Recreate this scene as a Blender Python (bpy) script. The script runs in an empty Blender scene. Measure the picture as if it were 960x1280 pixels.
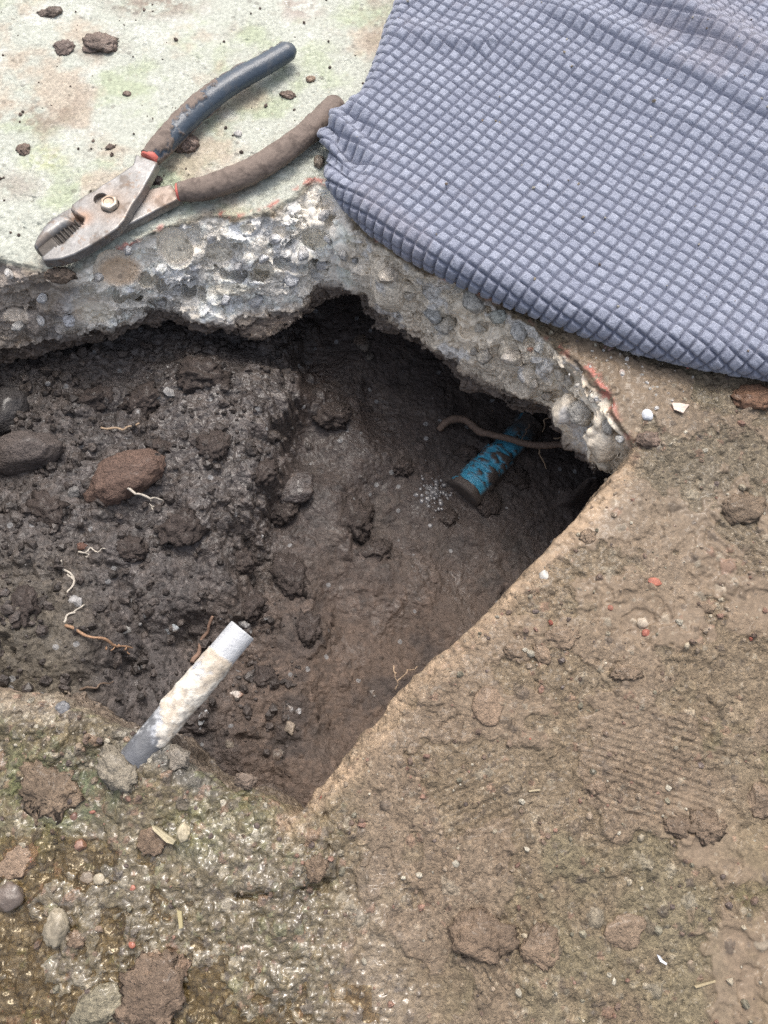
import bpy, bmesh, math, random
import numpy as np
from mathutils import Vector, Matrix

sc = bpy.context.scene
# ------------------------------------------------------------------ camera, sky, sun, exposure
F_PX, TILT, CAM_H = 961.0, math.radians(20.0), 0.44      # focal length in photo pixels, tilt off straight down, height (m)
cam_d = bpy.data.cameras.new("camera")
cam = bpy.data.objects.new("camera", cam_d)
sc.collection.objects.link(cam)
cam.location = (0, 0, CAM_H)
cam.rotation_euler = (TILT, 0, 0)
cam_d.sensor_fit = 'HORIZONTAL'
cam_d.sensor_width = 36.0
cam_d.lens = 36.0 * F_PX / 960.0
cam_d.clip_start = 0.01
cam_d.clip_end = 500.0
cam_d.dof.use_dof = True
cam_d.dof.focus_distance = 0.455
cam_d.dof.aperture_fstop = 45.0
sc.camera = cam

SUN_EL, SUN_AZ = math.radians(62), math.radians(8)     # azimuth from +Y (top of picture) towards +X
world = bpy.data.worlds.new("World")
sc.world = world
world.use_nodes = True
wn = world.node_tree.nodes
wl = world.node_tree.links
bg = wn["Background"]
sky = wn.new("ShaderNodeTexSky")
sky.sky_type = 'NISHITA'
sky.sun_disc = False
sky.sun_elevation = SUN_EL
sky.sun_rotation = SUN_AZ
sky.dust_density = 6.0
sky.air_density = 1.0
sky.ozone_density = 1.0
hs = wn.new("ShaderNodeHueSaturation")                   # a thin overcast greys the sky
hs.inputs['Saturation'].default_value = 0.55
wl.new(sky.outputs[0], hs.inputs['Color'])
wl.new(hs.outputs[0], bg.inputs[0])
bg.inputs[1].default_value = 0.15
sun_d = bpy.data.lights.new("sun", 'SUN')
sun_d.energy = 0.8
sun_d.angle = math.radians(18)
sun_d.color = (1.0, 0.95, 0.88)
sun = bpy.data.objects.new("sun", sun_d)
sc.collection.objects.link(sun)
sdir = Vector((math.sin(SUN_AZ) * math.cos(SUN_EL), math.cos(SUN_AZ) * math.cos(SUN_EL), math.sin(SUN_EL)))
sun.rotation_euler = (-sdir).to_track_quat('-Z', 'Y').to_euler()
sun.location = sdir * 3
sc.view_settings.view_transform = 'Standard'
sc.view_settings.look = 'None'
sc.view_settings.exposure = 0.84
sc.view_settings.gamma = 1.0
sc.cycles.use_denoising = False
sc.cycles.max_bounces = 6

# ------------------------------------------------------------------ helpers
rng = np.random.default_rng(7)
random.seed(7)
CT, ST = math.cos(TILT), math.sin(TILT)


def U(px, py, z=0.0):
    """Point at height z of the place that the survey picture shows at (px, py)."""
    u, v = px - 480.0, py - 640.0
    d = (u, F_PX * ST - v * CT, -(F_PX * CT + v * ST))
    t = (z - CAM_H) / d[2]
    return np.array((d[0] * t, d[1] * t, z))


def UP(x, y, z):
    """Inverse of U for arrays: survey coordinates, used to say where stains and stones lie."""
    zz = z - CAM_H
    dep = y * ST - zz * CT
    u = x / dep * F_PX
    v = (-y * CT - zz * ST) / dep * F_PX
    return u + 480.0, v + 640.0


TAB = rng.random((64, 64, 64)).astype(np.float32)


def vn(x, y, z):
    xi, yi, zi = np.floor(x), np.floor(y), np.floor(z)
    fx, fy, fz = x - xi, y - yi, z - zi
    fx = fx * fx * fx * (fx * (fx * 6 - 15) + 10)
    fy = fy * fy * fy * (fy * (fy * 6 - 15) + 10)
    fz = fz * fz * fz * (fz * (fz * 6 - 15) + 10)
    x0 = xi.astype(np.int32) & 63; y0 = yi.astype(np.int32) & 63; z0 = zi.astype(np.int32) & 63
    x1 = (x0 + 1) & 63; y1 = (y0 + 1) & 63; z1 = (z0 + 1) & 63
    a = TAB[x0, y0, z0] * (1 - fx) + TAB[x1, y0, z0] * fx
    b = TAB[x0, y1, z0] * (1 - fx) + TAB[x1, y1, z0] * fx
    c = TAB[x0, y0, z1] * (1 - fx) + TAB[x1, y0, z1] * fx
    d = TAB[x0, y1, z1] * (1 - fx) + TAB[x1, y1, z1] * fx
    a = a * (1 - fy) + b * fy
    c = c * (1 - fy) + d * fy
    return (a * (1 - fz) + c * fz) * 2 - 1


def fbm(x, y, z, size, octv=4, gain=0.5, off=0.0, ridged=False):
    """Fractal noise about -1..1; size = wavelength in metres of the first octave."""
    s = np.zeros_like(x, dtype=np.float32)
    amp, tot, k = 1.0, 0.0, 1.0 / size
    for i in range(octv):
        o = off + 17.3 * i
        n = vn(x * k + o, y * k + o * 1.7 + 5.1, z * k + o * 0.6 + 9.7)
        if ridged:
            n = 1 - 2 * np.abs(n)
        s += amp * n
        tot += amp
        amp *= gain
        k *= 2.03
    return s / tot


def sstep(a, b, x):
    t = np.clip((x - a) / (b - a), 0, 1)
    return t * t * (3 - 2 * t)


def seg_dist(x, y, pts, closed=True):
    """Distance to a polyline, and inside test when closed (negative inside)."""
    pts = np.asarray(pts, dtype=np.float32)
    d2 = np.full(x.shape, 1e9, dtype=np.float32)
    ins = np.zeros(x.shape, dtype=bool)
    n = len(pts)
    for i in range(n if closed else n - 1):
        ax, ay = pts[i]; bx, by = pts[(i + 1) % n]
        ex, ey = bx - ax, by - ay
        L = ex * ex + ey * ey + 1e-12
        t = np.clip(((x - ax) * ex + (y - ay) * ey) / L, 0, 1)
        dx, dy = x - ax - t * ex, y - ay - t * ey
        np.minimum(d2, dx * dx + dy * dy, out=d2)
        if closed:
            cond = ((ay > y) != (by > y))
            if ay != by:
                ins ^= cond & (x < (bx - ax) * (y - ay) / (by - ay) + ax)
    d = np.sqrt(d2)
    if closed:
        d[ins] *= -1
    return d


def blob(PX, PY, cx, cy, rx, ry=None, soft=0.5, ang=0.0):
    """Soft ellipse mask in survey coordinates."""
    ry = ry or rx
    a = math.radians(ang)
    dx, dy = PX - cx, PY - cy
    q = np.sqrt(((dx * math.cos(a) + dy * math.sin(a)) / rx) ** 2 + ((-dx * math.sin(a) + dy * math.cos(a)) / ry) ** 2)
    return 1 - sstep(1 - soft, 1 + soft, q)


def mixc(col, new, m):
    m = np.asarray(m)[..., None]
    col[..., :3] = col[..., :3] * (1 - m) + np.asarray(new)[:3] * m


def mesh_data(name, V, F, mat=None, col=None, smooth=True, gr=None):
    V = np.ascontiguousarray(V, dtype=np.float32)
    F = np.ascontiguousarray(F, dtype=np.int32)
    me = bpy.data.meshes.new(name)
    k = F.shape[1]
    me.vertices.add(len(V)); me.vertices.foreach_set("co", V.ravel())
    me.loops.add(F.size); me.loops.foreach_set("vertex_index", F.ravel())
    me.polygons.add(len(F))
    me.polygons.foreach_set("loop_start", np.arange(0, F.size, k, dtype=np.int32))
    me.polygons.foreach_set("use_smooth", np.full(len(F), smooth, dtype=bool))
    me.update(calc_edges=True)
    if col is not None:
        a = me.color_attributes.new("Col", 'FLOAT_COLOR', 'POINT')
        a.data.foreach_set("color", np.ascontiguousarray(col, dtype=np.float32).ravel())
    if gr is not None:
        a = me.attributes.new("Smooth", 'FLOAT', 'POINT')
        a.data.foreach_set("value", np.ascontiguousarray(gr, dtype=np.float32))
    if mat:
        me.materials.append(mat)
    return me


def put(name, me, parent=None, label=None, cat=None, group=None, kind=None, loc=None, rot=None):
    o = bpy.data.objects.new(name, me)
    sc.collection.objects.link(o)
    if parent is not None:
        o.parent = parent
    if label: o['label'] = label
    if cat: o['category'] = cat
    if group: o['group'] = group
    if kind: o['kind'] = kind
    if loc is not None: o.location = loc
    if rot is not None: o.rotation_euler = rot
    return o


def grid_faces(ny, nx, keep=None):
    idx = np.arange(ny * nx).reshape(ny, nx)
    F = np.stack([idx[:-1, :-1], idx[:-1, 1:], idx[1:, 1:], idx[1:, :-1]], -1).reshape(-1, 4)
    if keep is not None:
        F = F[keep.reshape(-1)[F].all(1)]
    return F


def compact(V, F, *arrs):
    used = np.zeros(len(V), bool); used[F.ravel()] = True
    remap = np.cumsum(used) - 1
    return (V[used], remap[F]) + tuple(a[used] for a in arrs)


# ------------------------------------------------------------------ materials
def make_mat(name, rough=(0.9, 0.2), spec=0.4, bumps=((0.0012, 0.35, 4),), vary=0.25, vscale=0.004, base=None, metal=0.0,
             coat=0.0, speck=None, sheen=0.0, grains=()):
    """Base colour from the mesh's own Col attribute (alpha = wetness) or a fixed one, with fine grain and relief in object space."""
    m = bpy.data.materials.new(name)
    m.use_nodes = True
    nt = m.node_tree; N = nt.nodes; L = nt.links
    b = N["Principled BSDF"]
    tc = N.new("ShaderNodeTexCoord")
    if base is None:
        at = N.new("ShaderNodeAttribute"); at.attribute_name = "Col"
        csock, wsock = at.outputs['Color'], at.outputs['Alpha']
    else:
        rgb = N.new("ShaderNodeRGB"); rgb.outputs[0].default_value = (*base, 1)
        csock, wsock = rgb.outputs[0], None
    if vary:
        nz = N.new("ShaderNodeTexNoise"); nz.inputs['Scale'].default_value = 1 / vscale
        nz.inputs['Detail'].default_value = 6; nz.inputs['Roughness'].default_value = 0.65
        L.new(tc.outputs['Object'], nz.inputs['Vector'])
        mr = N.new("ShaderNodeMapRange")
        mr.inputs['From Min'].default_value = 0.25; mr.inputs['From Max'].default_value = 0.75
        mr.inputs['To Min'].default_value = 1 - vary; mr.inputs['To Max'].default_value = 1 + vary
        L.new(nz.outputs[0], mr.inputs[0])
        mul = N.new("ShaderNodeVectorMath"); mul.operation = 'SCALE'
        L.new(csock, mul.inputs[0]); L.new(mr.outputs[0], mul.inputs['Scale'])
        csock = mul.outputs[0]
    if speck:
        for (scl, thr, colr, amt) in speck:
            vo = N.new("ShaderNodeTexVoronoi"); vo.inputs['Scale'].default_value = 1 / scl
            L.new(tc.outputs['Object'], vo.inputs['Vector'])
            lt = N.new("ShaderNodeMath"); lt.operation = 'LESS_THAN'; lt.inputs[1].default_value = 0.34
            L.new(vo.outputs['Distance'], lt.inputs[0])
            sep = N.new("ShaderNodeSeparateColor"); L.new(vo.outputs['Color'], sep.inputs[0])
            gt = N.new("ShaderNodeMath"); gt.operation = 'GREATER_THAN'; gt.inputs[1].default_value = thr
            L.new(sep.outputs[0], gt.inputs[0])
            mm = N.new("ShaderNodeMath"); mm.operation = 'MULTIPLY'; L.new(lt.outputs[0], mm.inputs[0]); L.new(gt.outputs[0], mm.inputs[1])
            m2 = N.new("ShaderNodeMath"); m2.operation = 'MULTIPLY'; L.new(mm.outputs[0], m2.inputs[0]); m2.inputs[1].default_value = amt
            mx = N.new("ShaderNodeMix"); mx.data_type = 'RGBA'
            L.new(m2.outputs[0], mx.inputs[0]); L.new(csock, mx.inputs[6]); mx.inputs[7].default_value = (*colr, 1)
            csock = mx.outputs[2]
    sa = N.new("ShaderNodeAttribute"); sa.attribute_name = "Smooth"      # 0 granular .. 1 smeared smooth

    def strength(v):
        q = N.new("ShaderNodeMapRange"); q.inputs['To Min'].default_value = v; q.inputs['To Max'].default_value = v * 0.18
        L.new(sa.outputs['Fac'], q.inputs[0])
        return q.outputs[0]
    prev = None
    for (gs, tintamt, bst) in grains:                        # grains of sand and soil: own shade and own small dome
        vo = N.new("ShaderNodeTexVoronoi"); vo.inputs['Scale'].default_value = 1 / gs
        wrp = N.new("ShaderNodeTexNoise"); wrp.inputs['Scale'].default_value = 0.6 / gs; wrp.inputs['Detail'].default_value = 2
        L.new(tc.outputs['Object'], wrp.inputs['Vector'])
        wsc = N.new("ShaderNodeVectorMath"); wsc.operation = 'MULTIPLY_ADD'
        L.new(wrp.outputs['Color'], wsc.inputs[0]); wsc.inputs[1].default_value = (gs * 1.2,) * 3
        L.new(tc.outputs['Object'], wsc.inputs[2])
        L.new(wsc.outputs[0], vo.inputs['Vector'])
        sp = N.new("ShaderNodeSeparateColor"); L.new(vo.outputs['Color'], sp.inputs[0])
        mr = N.new("ShaderNodeMapRange"); mr.inputs['To Min'].default_value = 1 - tintamt; mr.inputs['To Max'].default_value = 1 + tintamt
        L.new(sp.outputs[0], mr.inputs[0])
        L.new(strength(-tintamt), mr.inputs['To Min']); tn = N.new('ShaderNodeMath'); tn.operation = 'ADD'; tn.inputs[1].default_value = 1
        L.new(strength(-tintamt), tn.inputs[0]); L.new(tn.outputs[0], mr.inputs['To Min'])
        tp = N.new('ShaderNodeMath'); tp.operation = 'ADD'; tp.inputs[1].default_value = 1
        L.new(strength(tintamt), tp.inputs[0]); L.new(tp.outputs[0], mr.inputs['To Max'])
        mul = N.new("ShaderNodeVectorMath"); mul.operation = 'SCALE'
        L.new(csock, mul.inputs[0]); L.new(mr.outputs[0], mul.inputs['Scale'])
        csock = mul.outputs[0]
        hm = N.new("ShaderNodeMath"); hm.operation = 'MULTIPLY'; L.new(vo.outputs['Distance'], hm.inputs[0]); L.new(sp.outputs[1], hm.inputs[1])
        bp = N.new("ShaderNodeBump"); L.new(strength(bst), bp.inputs['Strength']); bp.inputs['Distance'].default_value = gs * 0.8; bp.invert = True
        L.new(hm.outputs[0], bp.inputs['Height'])
        if prev: L.new(prev.outputs[0], bp.inputs['Normal'])
        prev = bp
    L.new(csock, b.inputs['Base Color'])
    b.inputs['Specular IOR Level'].default_value = spec
    b.inputs['Metallic'].default_value = metal
    if sheen:
        b.inputs['Sheen Weight'].default_value = sheen
        b.inputs['Sheen Roughness'].default_value = 0.4
    if wsock is not None:
        r = N.new("ShaderNodeMapRange"); r.inputs['To Min'].default_value = rough[0]; r.inputs['To Max'].default_value = rough[1]
        L.new(wsock, r.inputs[0]); L.new(r.outputs[0], b.inputs['Roughness'])
        if coat:
            c = N.new("ShaderNodeMath"); c.operation = 'MULTIPLY'; c.inputs[1].default_value = coat
            L.new(wsock, c.inputs[0]); L.new(c.outputs[0], b.inputs['Coat Weight'])
            b.inputs['Coat Roughness'].default_value = 0.1
    else:
        b.inputs['Roughness'].default_value = rough[0]
    for (sz, st, det) in bumps:
        nz = N.new("ShaderNodeTexNoise"); nz.inputs['Scale'].default_value = 1 / sz
        nz.inputs['Detail'].default_value = det; nz.inputs['Roughness'].default_value = 0.6
        L.new(tc.outputs['Object'], nz.inputs['Vector'])
        bp = N.new("ShaderNodeBump"); L.new(strength(st), bp.inputs['Strength']); bp.inputs['Distance'].default_value = sz * 0.8
        L.new(nz.outputs[0], bp.inputs['Height'])
        if prev: L.new(prev.outputs[0], bp.inputs['Normal'])
        prev = bp
    if prev:
        L.new(prev.outputs[0], b.inputs['Normal'])
        if coat:                                             # the water skin bridges the finest grain
            nz = N.new("ShaderNodeTexNoise"); nz.inputs['Scale'].default_value = 1 / 0.005; nz.inputs['Detail'].default_value = 3
            L.new(tc.outputs['Object'], nz.inputs['Vector'])
            bp = N.new("ShaderNodeBump"); bp.inputs['Strength'].default_value = 0.14; bp.inputs['Distance'].default_value = 0.004
            b.inputs['Coat IOR'].default_value = 1.6
            L.new(nz.outputs[0], bp.inputs['Height']); L.new(bp.outputs[0], b.inputs['Coat Normal'])
    return m


M_GROUND = make_mat("ground", rough=(0.88, 0.12), spec=0.45, bumps=((0.0035, 0.75, 4), (0.0012, 0.9, 4)), vary=0.36, vscale=0.003, coat=0.8, grains=((0.0026, 0.2, 0.75), (0.0011, 0.22, 0.6)),
                    speck=((0.0028, 0.93, (0.36, 0.31, 0.23), 0.3), (0.006, 0.95, (0.05, 0.04, 0.033), 0.4)))
M_SOIL = make_mat("soil", rough=(0.8, 0.2), spec=0.5, bumps=((0.004, 0.6, 4), (0.0013, 0.8, 4)), vary=0.35, vscale=0.004, coat=0.22, grains=((0.0032, 0.25, 0.8),),
                  speck=((0.006, 0.955, (0.2, 0.2, 0.2), 0.7),))
M_CLOD = make_mat("mud clod", rough=(0.92, 0.3), spec=0.35, bumps=((0.004, 0.9, 4), (0.0012, 1.0, 4)), vary=0.3, vscale=0.003, coat=0.4, grains=((0.0024, 0.15, 0.7),))
M_STONE = make_mat("stone", rough=(0.75, 0.15), spec=0.45, bumps=((0.004, 0.15, 3), (0.0009, 0.45, 4)), vary=0.25, vscale=0.004, coat=0.4)
M_TOWEL = make_mat("waffle terry cloth", rough=(0.97, 0.9), spec=0.1, bumps=((0.0013, 0.7, 4), (0.0005, 0.8, 2)), vary=0.22, vscale=0.0013, sheen=0.35)
M_ROOT = make_mat("root bark", rough=(0.85, 0.4), bumps=((0.0012, 0.5, 3),), vary=0.3, vscale=0.002)
M_GRIP = make_mat("dipped vinyl", rough=(0.9, 0.28), spec=0.45, bumps=((0.0035, 0.12, 3), (0.0009, 0.25, 4)), vary=0.15, vscale=0.003)
M_STEEL = make_mat("worn steel", rough=(0.75, 0.32), spec=0.5, bumps=((0.002, 0.1, 4), (0.0006, 0.12, 3)), vary=0.25, vscale=0.005, metal=0.55)
M_PIPE = make_mat("zinc pipe with crust", rough=(0.9, 0.22), spec=0.5, bumps=((0.003, 0.25, 3), (0.0009, 0.5, 4)), vary=0.2, vscale=0.003, metal=0.0)
M_BLUE = make_mat("blue plastic under mud", rough=(0.85, 0.25), spec=0.5, bumps=((0.002, 0.3, 4),), vary=0.2, vscale=0.003)
M_CHIP = make_mat("paint chip", rough=(0.6, 0.3), bumps=((0.0015, 0.3, 3),), vary=0.15, vscale=0.002)

# ------------------------------------------------------------------ outline of the hole (survey points -> metres)
SLAB_T = 0.065
TOP_PX = [(-75, 330), (-60, 325), (0, 322), (35, 330), (70, 342), (105, 333), (150, 308), (190, 290), (225, 272), (262, 264), (300, 270), (335, 262),
          (365, 242), (392, 222), (415, 232), (432, 262), (460, 291), (510, 320), (560, 345), (615, 374), (655, 398), (700, 434), (735, 464),
          (758, 497), (772, 525), (795, 556)]
SAW_PX = [(782, 585), (745, 618), (680, 690), (600, 773), (520, 848), (440, 935), (398, 988), (372, 1022)]
LOW_PX = [(345, 1004), (312, 988), (285, 992), (258, 972), (222, 950), (196, 928), (160, 915), (130, 905), (100, 888), (60, 870), (0, 856), (-60, 850), (-75, 842)]
BOT_PX = [(-38, 442), (-20, 438), (0, 436), (60, 420), (110, 409), (150, 402), (200, 386), (260, 393), (330, 392), (368, 386), (386, 372), (398, 352),
          (425, 350), (455, 360), (480, 388), (540, 422), (590, 462), (640, 482), (690, 508), (710, 540), (745, 580), (774, 584)]
TOP = [U(*p)[:2] for p in TOP_PX + SAW_PX + LOW_PX]
BOT = [U(*p, -SLAB_T)[:2] for p in BOT_PX] + [U(*p)[:2] for p in SAW_PX[1:] + LOW_PX]
FRACT = [U(*p, -0.03)[:2] for p in [(a[0], a[1] + 45) for a in TOP_PX]]
SAW = [U(*p)[:2] for p in [(795, 556)] + SAW_PX]
LOW = [U(*p)[:2] for p in LOW_PX]

# ------------------------------------------------------------------ ground: slab with the broken edge, one surface
DX = 0.00085
gx = np.arange(-0.33, 0.3301, DX, dtype=np.float32)
gy = np.arange(-0.14, 0.63, DX, dtype=np.float32)
gz = np.arange(-0.080, 0.0175, DX, dtype=np.float32)
GX, GY = np.meshgrid(gx, gy, indexing='ij')
Z0 = np.zeros_like(GX)
PX, PY = UP(GX, GY, Z0)

sd_top = seg_dist(GX, GY, TOP)            # negative inside the hole
sd_bot = seg_dist(GX, GY, BOT)
_n1 = fbm(GX, GY, Z0, 0.03, 4, 0.55, off=171); _n2 = fbm(GX, GY, Z0, 0.009, 3, 0.6, off=181)
d_fr = seg_dist(GX, GY, FRACT, closed=False)
d_saw = seg_dist(GX, GY, SAW, closed=False)
d_low = seg_dist(GX, GY, LOW, closed=False)
w_fr = sstep(-0.012, 0.012, np.minimum(d_saw, d_low) - d_fr)     # 1 along the broken edge
w_low = (1 - w_fr) * sstep(-0.01, 0.01, d_saw - d_low)

_e = (1 - w_fr) * ((0.0013 + 0.004 * w_low) * _n1 + 0.0009 * _n2 + 0.0015 * sstep(0.25, 0.4, _n1))
sd_top += _e; sd_bot += _e
n_big = fbm(GX, GY, Z0, 0.11, 4, off=3)
n_mid = fbm(GX, GY, Z0, 0.03, 4, off=11)
n_fin = fbm(GX, GY, Z0, 0.009, 4, 0.6, off=23)
# where the old pale concrete lies bare, and where mud covers it
pale_line = [U(*p)[:2] for p in [(-400, 325)] + TOP_PX[1:14] + [(440, 270), (640, 380), (900, 500), (1500, 500), (1500, -600), (-400, -600)]]
pale = 1 - sstep(-0.004, 0.006, seg_dist(GX, GY, pale_line) + 0.004 * n_mid)
pale *= 1 - sstep(430, 520, PX + 40 * n_mid) * sstep(150, 260, PY)
mud = 1 - pale
wetzone = np.clip(blob(PX, PY, 140, 1190, 330, 190, 0.45) + blob(PX, PY, 380, 1290, 170, 80, 0.4), 0, 1)
wetzone = np.clip(wetzone * 1.1 + 0.35 * n_mid * wetzone, 0, 1)
lowleft = np.clip(sstep(470, 380, PX + 40 * n_big) * sstep(830, 900, PY), 0, 1)

h = 0.0022 * n_big + 0.0008 * n_mid
h += mud * (0.0011 * n_mid + 0.0008 * n_fin)
h += lowleft * (0.0022 * n_mid + 0.0016 * n_fin)
# smeared patches of mud with ragged steps
sm = fbm(GX + 0.004 * n_fin, GY, Z0, 0.045, 5, 0.55, off=41)
patch = sstep(0.0, 0.03, sm) * mud
h += patch * 0.0014
sm2 = fbm(GX + 0.003 * n_fin, GY + 0.003 * n_mid, Z0, 0.028, 4, 0.55, off=57)
h += sstep(0.18, 0.205, sm2) * mud * 0.0012
sm3 = fbm(GX + 0.003 * n_fin, GY + 0.003 * n_mid, Z0 + 0.3, 0.018, 4, 0.55, off=157)
h -= sstep(0.28, 0.31, sm3) * mud * 0.0012
# cracked plates of the lower left
pl = fbm(GX + 0.006 * n_mid, GY, Z0, 0.06, 5, 0.5, off=73)
h += lowleft * (1 - 0.65 * wetzone) * (sstep(0.0, 0.03, pl) * 0.003 + sstep(-0.2, -0.17, pl) * 0.0022 - 0.0026)
crk = seg_dist(PX + 6 * n_mid + 5 * n_fin, PY + 6 * n_fin, [(405, 1012), (418, 1050), (405, 1085), (410, 1108), (375, 1112), (325, 1122), (290, 1118)], False)
h -= np.exp(-(crk / 4.0) ** 2) * 0.005
h += blob(PX, PY, 330, 1065, 95, 55, 0.3) * 0.003
# smooth drag marks (comb-like ridges) on the right
for (cx, cy, rx, ry, ang, wl_px) in ((835, 960, 100, 80, 18, 9.0), (600, 1000, 60, 40, -25, 9), (920, 675, 40, 60, 40, 10), (640, 1190, 90, 60, 60, 9.0)):
    a = math.radians(ang)
    ph = (-(PX - cx) * math.sin(a) + (PY - cy) * math.cos(a)) / wl_px * 2 * math.pi + 2.2 * n_mid + 2.5 * n_big
    h += blob(PX, PY, cx, cy, rx, ry, 0.5) * np.sin(ph) * 0.0006 * sstep(-0.5, 0.0, n_mid)
# mound of cement around the pipe foot
h += blob(PX, PY, 200, 955, 60, 36, 0.7) * 0.003
# rounded top arris of the saw cut, ragged at the broken edge
h -= np.exp(-np.maximum(sd_top, 0) / 0.008) * (0.006 * (1 - w_fr) + 0.001)
# mud worn off near the saw cut
tint = np.full(GX.shape, 0.5, dtype=np.float32)


def splat_many(H, T, x0, y0, dx, pts, r_lo, r_hi, power, squash, sunk, dens=None, base=None):
    nx, ny = H.shape
    B = H.copy() if base is None else base
    us = rng.random(pts)
    rs = (r_lo ** (-power) + us * (r_hi ** (-power) - r_lo ** (-power))) ** (-1 / power)
    rs = np.sort(rs)[::-1]
    cx = rng.integers(0, nx, pts); cy = rng.integers(0, ny, pts)
    if dens is not None:
        ok = rng.random(pts) < dens[cx, cy]
        rs, cx, cy = rs[ok], cx[ok], cy[ok]
    ang = rng.random((len(rs), 4)) * 2 * math.pi
    slo = rng.random((len(rs), 4)) * 0.9
    hh = 0.55 + 0.45 * rng.random((len(rs), 4))
    tt = rng.random(len(rs))
    for i in range(len(rs)):
        r = rs[i]
        k = int(r / dx) + 1
        a0, a1, b0, b1 = max(cx[i] - k, 0), min(cx[i] + k + 1, nx), max(cy[i] - k, 0), min(cy[i] + k + 1, ny)
        xx = ((np.arange(a0, a1) - cx[i]) * dx)[:, None]
        yy = ((np.arange(b0, b1) - cy[i]) * dx)[None, :]
        s = np.sqrt(np.maximum(r * r - xx * xx - yy * yy, 0))
        for j in range(4):
            s = np.minimum(s, r * hh[i, j] - slo[i, j] * (xx * math.cos(ang[i, j]) + yy * math.sin(ang[i, j])))
        v = B[cx[i], cy[i]] + s * squash - r * sunk
        sub = H[a0:a1, b0:b1]
        m = v > sub
        sub[m] = v[m]
        T[a0:a1, b0:b1][m] = tt[i]


dens = np.clip(mud * (0.18 + 0.3 * sstep(-0.2, 0.4, n_mid)) * (1 - 0.6 * patch) + lowleft * 0.7 * (1 - 0.5 * wetzone), 0, 1) * (sd_top > -0.004)
dens = np.maximum(dens, 0.8 * mud * (sd_top > 0) * (sd_top < 0.012) * (1 - w_fr))
splat_many(h, tint, gx[0], gy[0], DX, 60000, 0.0011, 0.0052, 2.7, 0.9, 0.3, dens)
splat_many(h, tint, gx[0], gy[0], DX, 11000, 0.0011, 0.0045, 2.6, 0.8, 0.35, wetzone * (sd_top > 0) * (0.5 + 0.4 * sstep(-0.2, 0.3, n_big)))
dens2 = lowleft * 0.8 * (sd_top > 0) * (1 - 0.5 * wetzone)
splat_many(h, tint, gx[0], gy[0], DX, 6000, 0.0018, 0.0055, 2.4, 0.75, 0.38, dens2)
h += mud * (0.00065 + 0.0007 * lowleft) * fbm(GX, GY, Z0, 0.0036, 2, 0.7, off=91, ridged=True) * (1 - 0.5 * patch)
pits = fbm(GX, GY, Z0, 0.006, 3, off=131)
h -= pale * (sstep(0.35, 0.55, pits) * 0.0008) - pale * 0.0003 * n_fin
H_TOP = h

nX, nY, nZ = len(gx), len(gy), len(gz)
S = np.empty((nX, nY, nZ), dtype=np.float32)
for k in range(nZ):
    z = gz[k]
    s = min(max(-z / SLAB_T, 0.0), 1.15)
    S[:, :, k] = np.maximum(z - h, -(sd_top * (1 - s) + sd_bot * s))
# fracture relief, only near the edge
near = (np.abs(sd_top) < 0.055) | (np.abs(sd_bot) < 0.045) | ((sd_top < 0) & (sd_bot > 0))
ii, jj = np.nonzero(near)
sub = S[ii, jj, :]
sel = np.abs(sub) < 0.016
ri, kk = np.nonzero(sel)
x3, y3, z3 = gx[ii[ri]], gy[jj[ri]], gz[kk]
wf = w_fr[ii[ri], jj[ri]]; wlw = w_low[ii[ri], jj[ri]]
f1 = fbm(x3, y3, z3 * 1.5, 0.034, 5, 0.52, off=5)
f2 = fbm(x3 + 0.01 * f1, y3, z3 * 1.8, 0.014, 4, 0.6, off=37, ridged=True)
f3 = fbm(x3, y3, z3 * 2.6, 0.02, 3, 0.5, off=63)
lay = np.abs(vn(x3 * 18, y3 * 18, z3 * 75 + 2.5 * f1 + 7.7))           # layers parting in the slab's depth
amp = (wf * 1.05 + wlw * 0.4 + 0.24)
deep = sstep(0.001, -0.008, z3 - h[ii[ri], jj[ri]])
f4 = fbm(x3, y3, z3, 0.0055, 3, 0.65, off=83)
disp = amp * (0.0014 * f4 + 0.0085 * f1 + 0.0045 * f2 + 0.004 * np.round(f3 * 2.5) / 2.5 * 1.0) - wf * 0.004 * sstep(0.16, 0.0, lay)
sub[ri, kk] -= disp * (0.15 + 0.85 * deep)
S[ii, jj, :] = sub


def ell(c, r, mode, rough=0.0):
    """Round stone (mode +1) or the smooth socket it left (mode -1)."""
    R = max(r) * 1.5
    a0, a1 = np.searchsorted(gx, c[0] - R), np.searchsorted(gx, c[0] + R)
    b0, b1 = np.searchsorted(gy, c[1] - R), np.searchsorted(gy, c[1] + R)
    c0, c1 = np.searchsorted(gz, c[2] - R), np.searchsorted(gz, c[2] + R)
    if a1 <= a0 or b1 <= b0 or c1 <= c0:
        return
    X, Y, Z = np.meshgrid(gx[a0:a1] - c[0], gy[b0:b1] - c[1], gz[c0:c1] - c[2], indexing='ij')
    e = (np.sqrt((X / r[0]) ** 2 + (Y / r[1]) ** 2 + (Z / r[2]) ** 2) - 1) * min(r)
    T = S[a0:a1, b0:b1, c0:c1]
    if mode > 0:
        np.minimum(T, e, out=T)
    else:
        np.maximum(T, -e, out=T)


def face_point(px, py):
    """March a sight line down to the slab's surface."""
    d0 = U(px, py, 0.02); d1 = U(px, py, -0.08)
    for t in np.linspace(0, 1, 240):
        p = d0 + (d1 - d0) * t
        i, j, k = int(round((p[0] - gx[0]) / DX)), int(round((p[1] - gy[0]) / DX)), int(round((p[2] - gz[0]) / DX))
        if 0 <= i < nX and 0 <= j < nY and 0 <= k < nZ and S[i, j, k] < 0:
            return p
    return None


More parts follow.
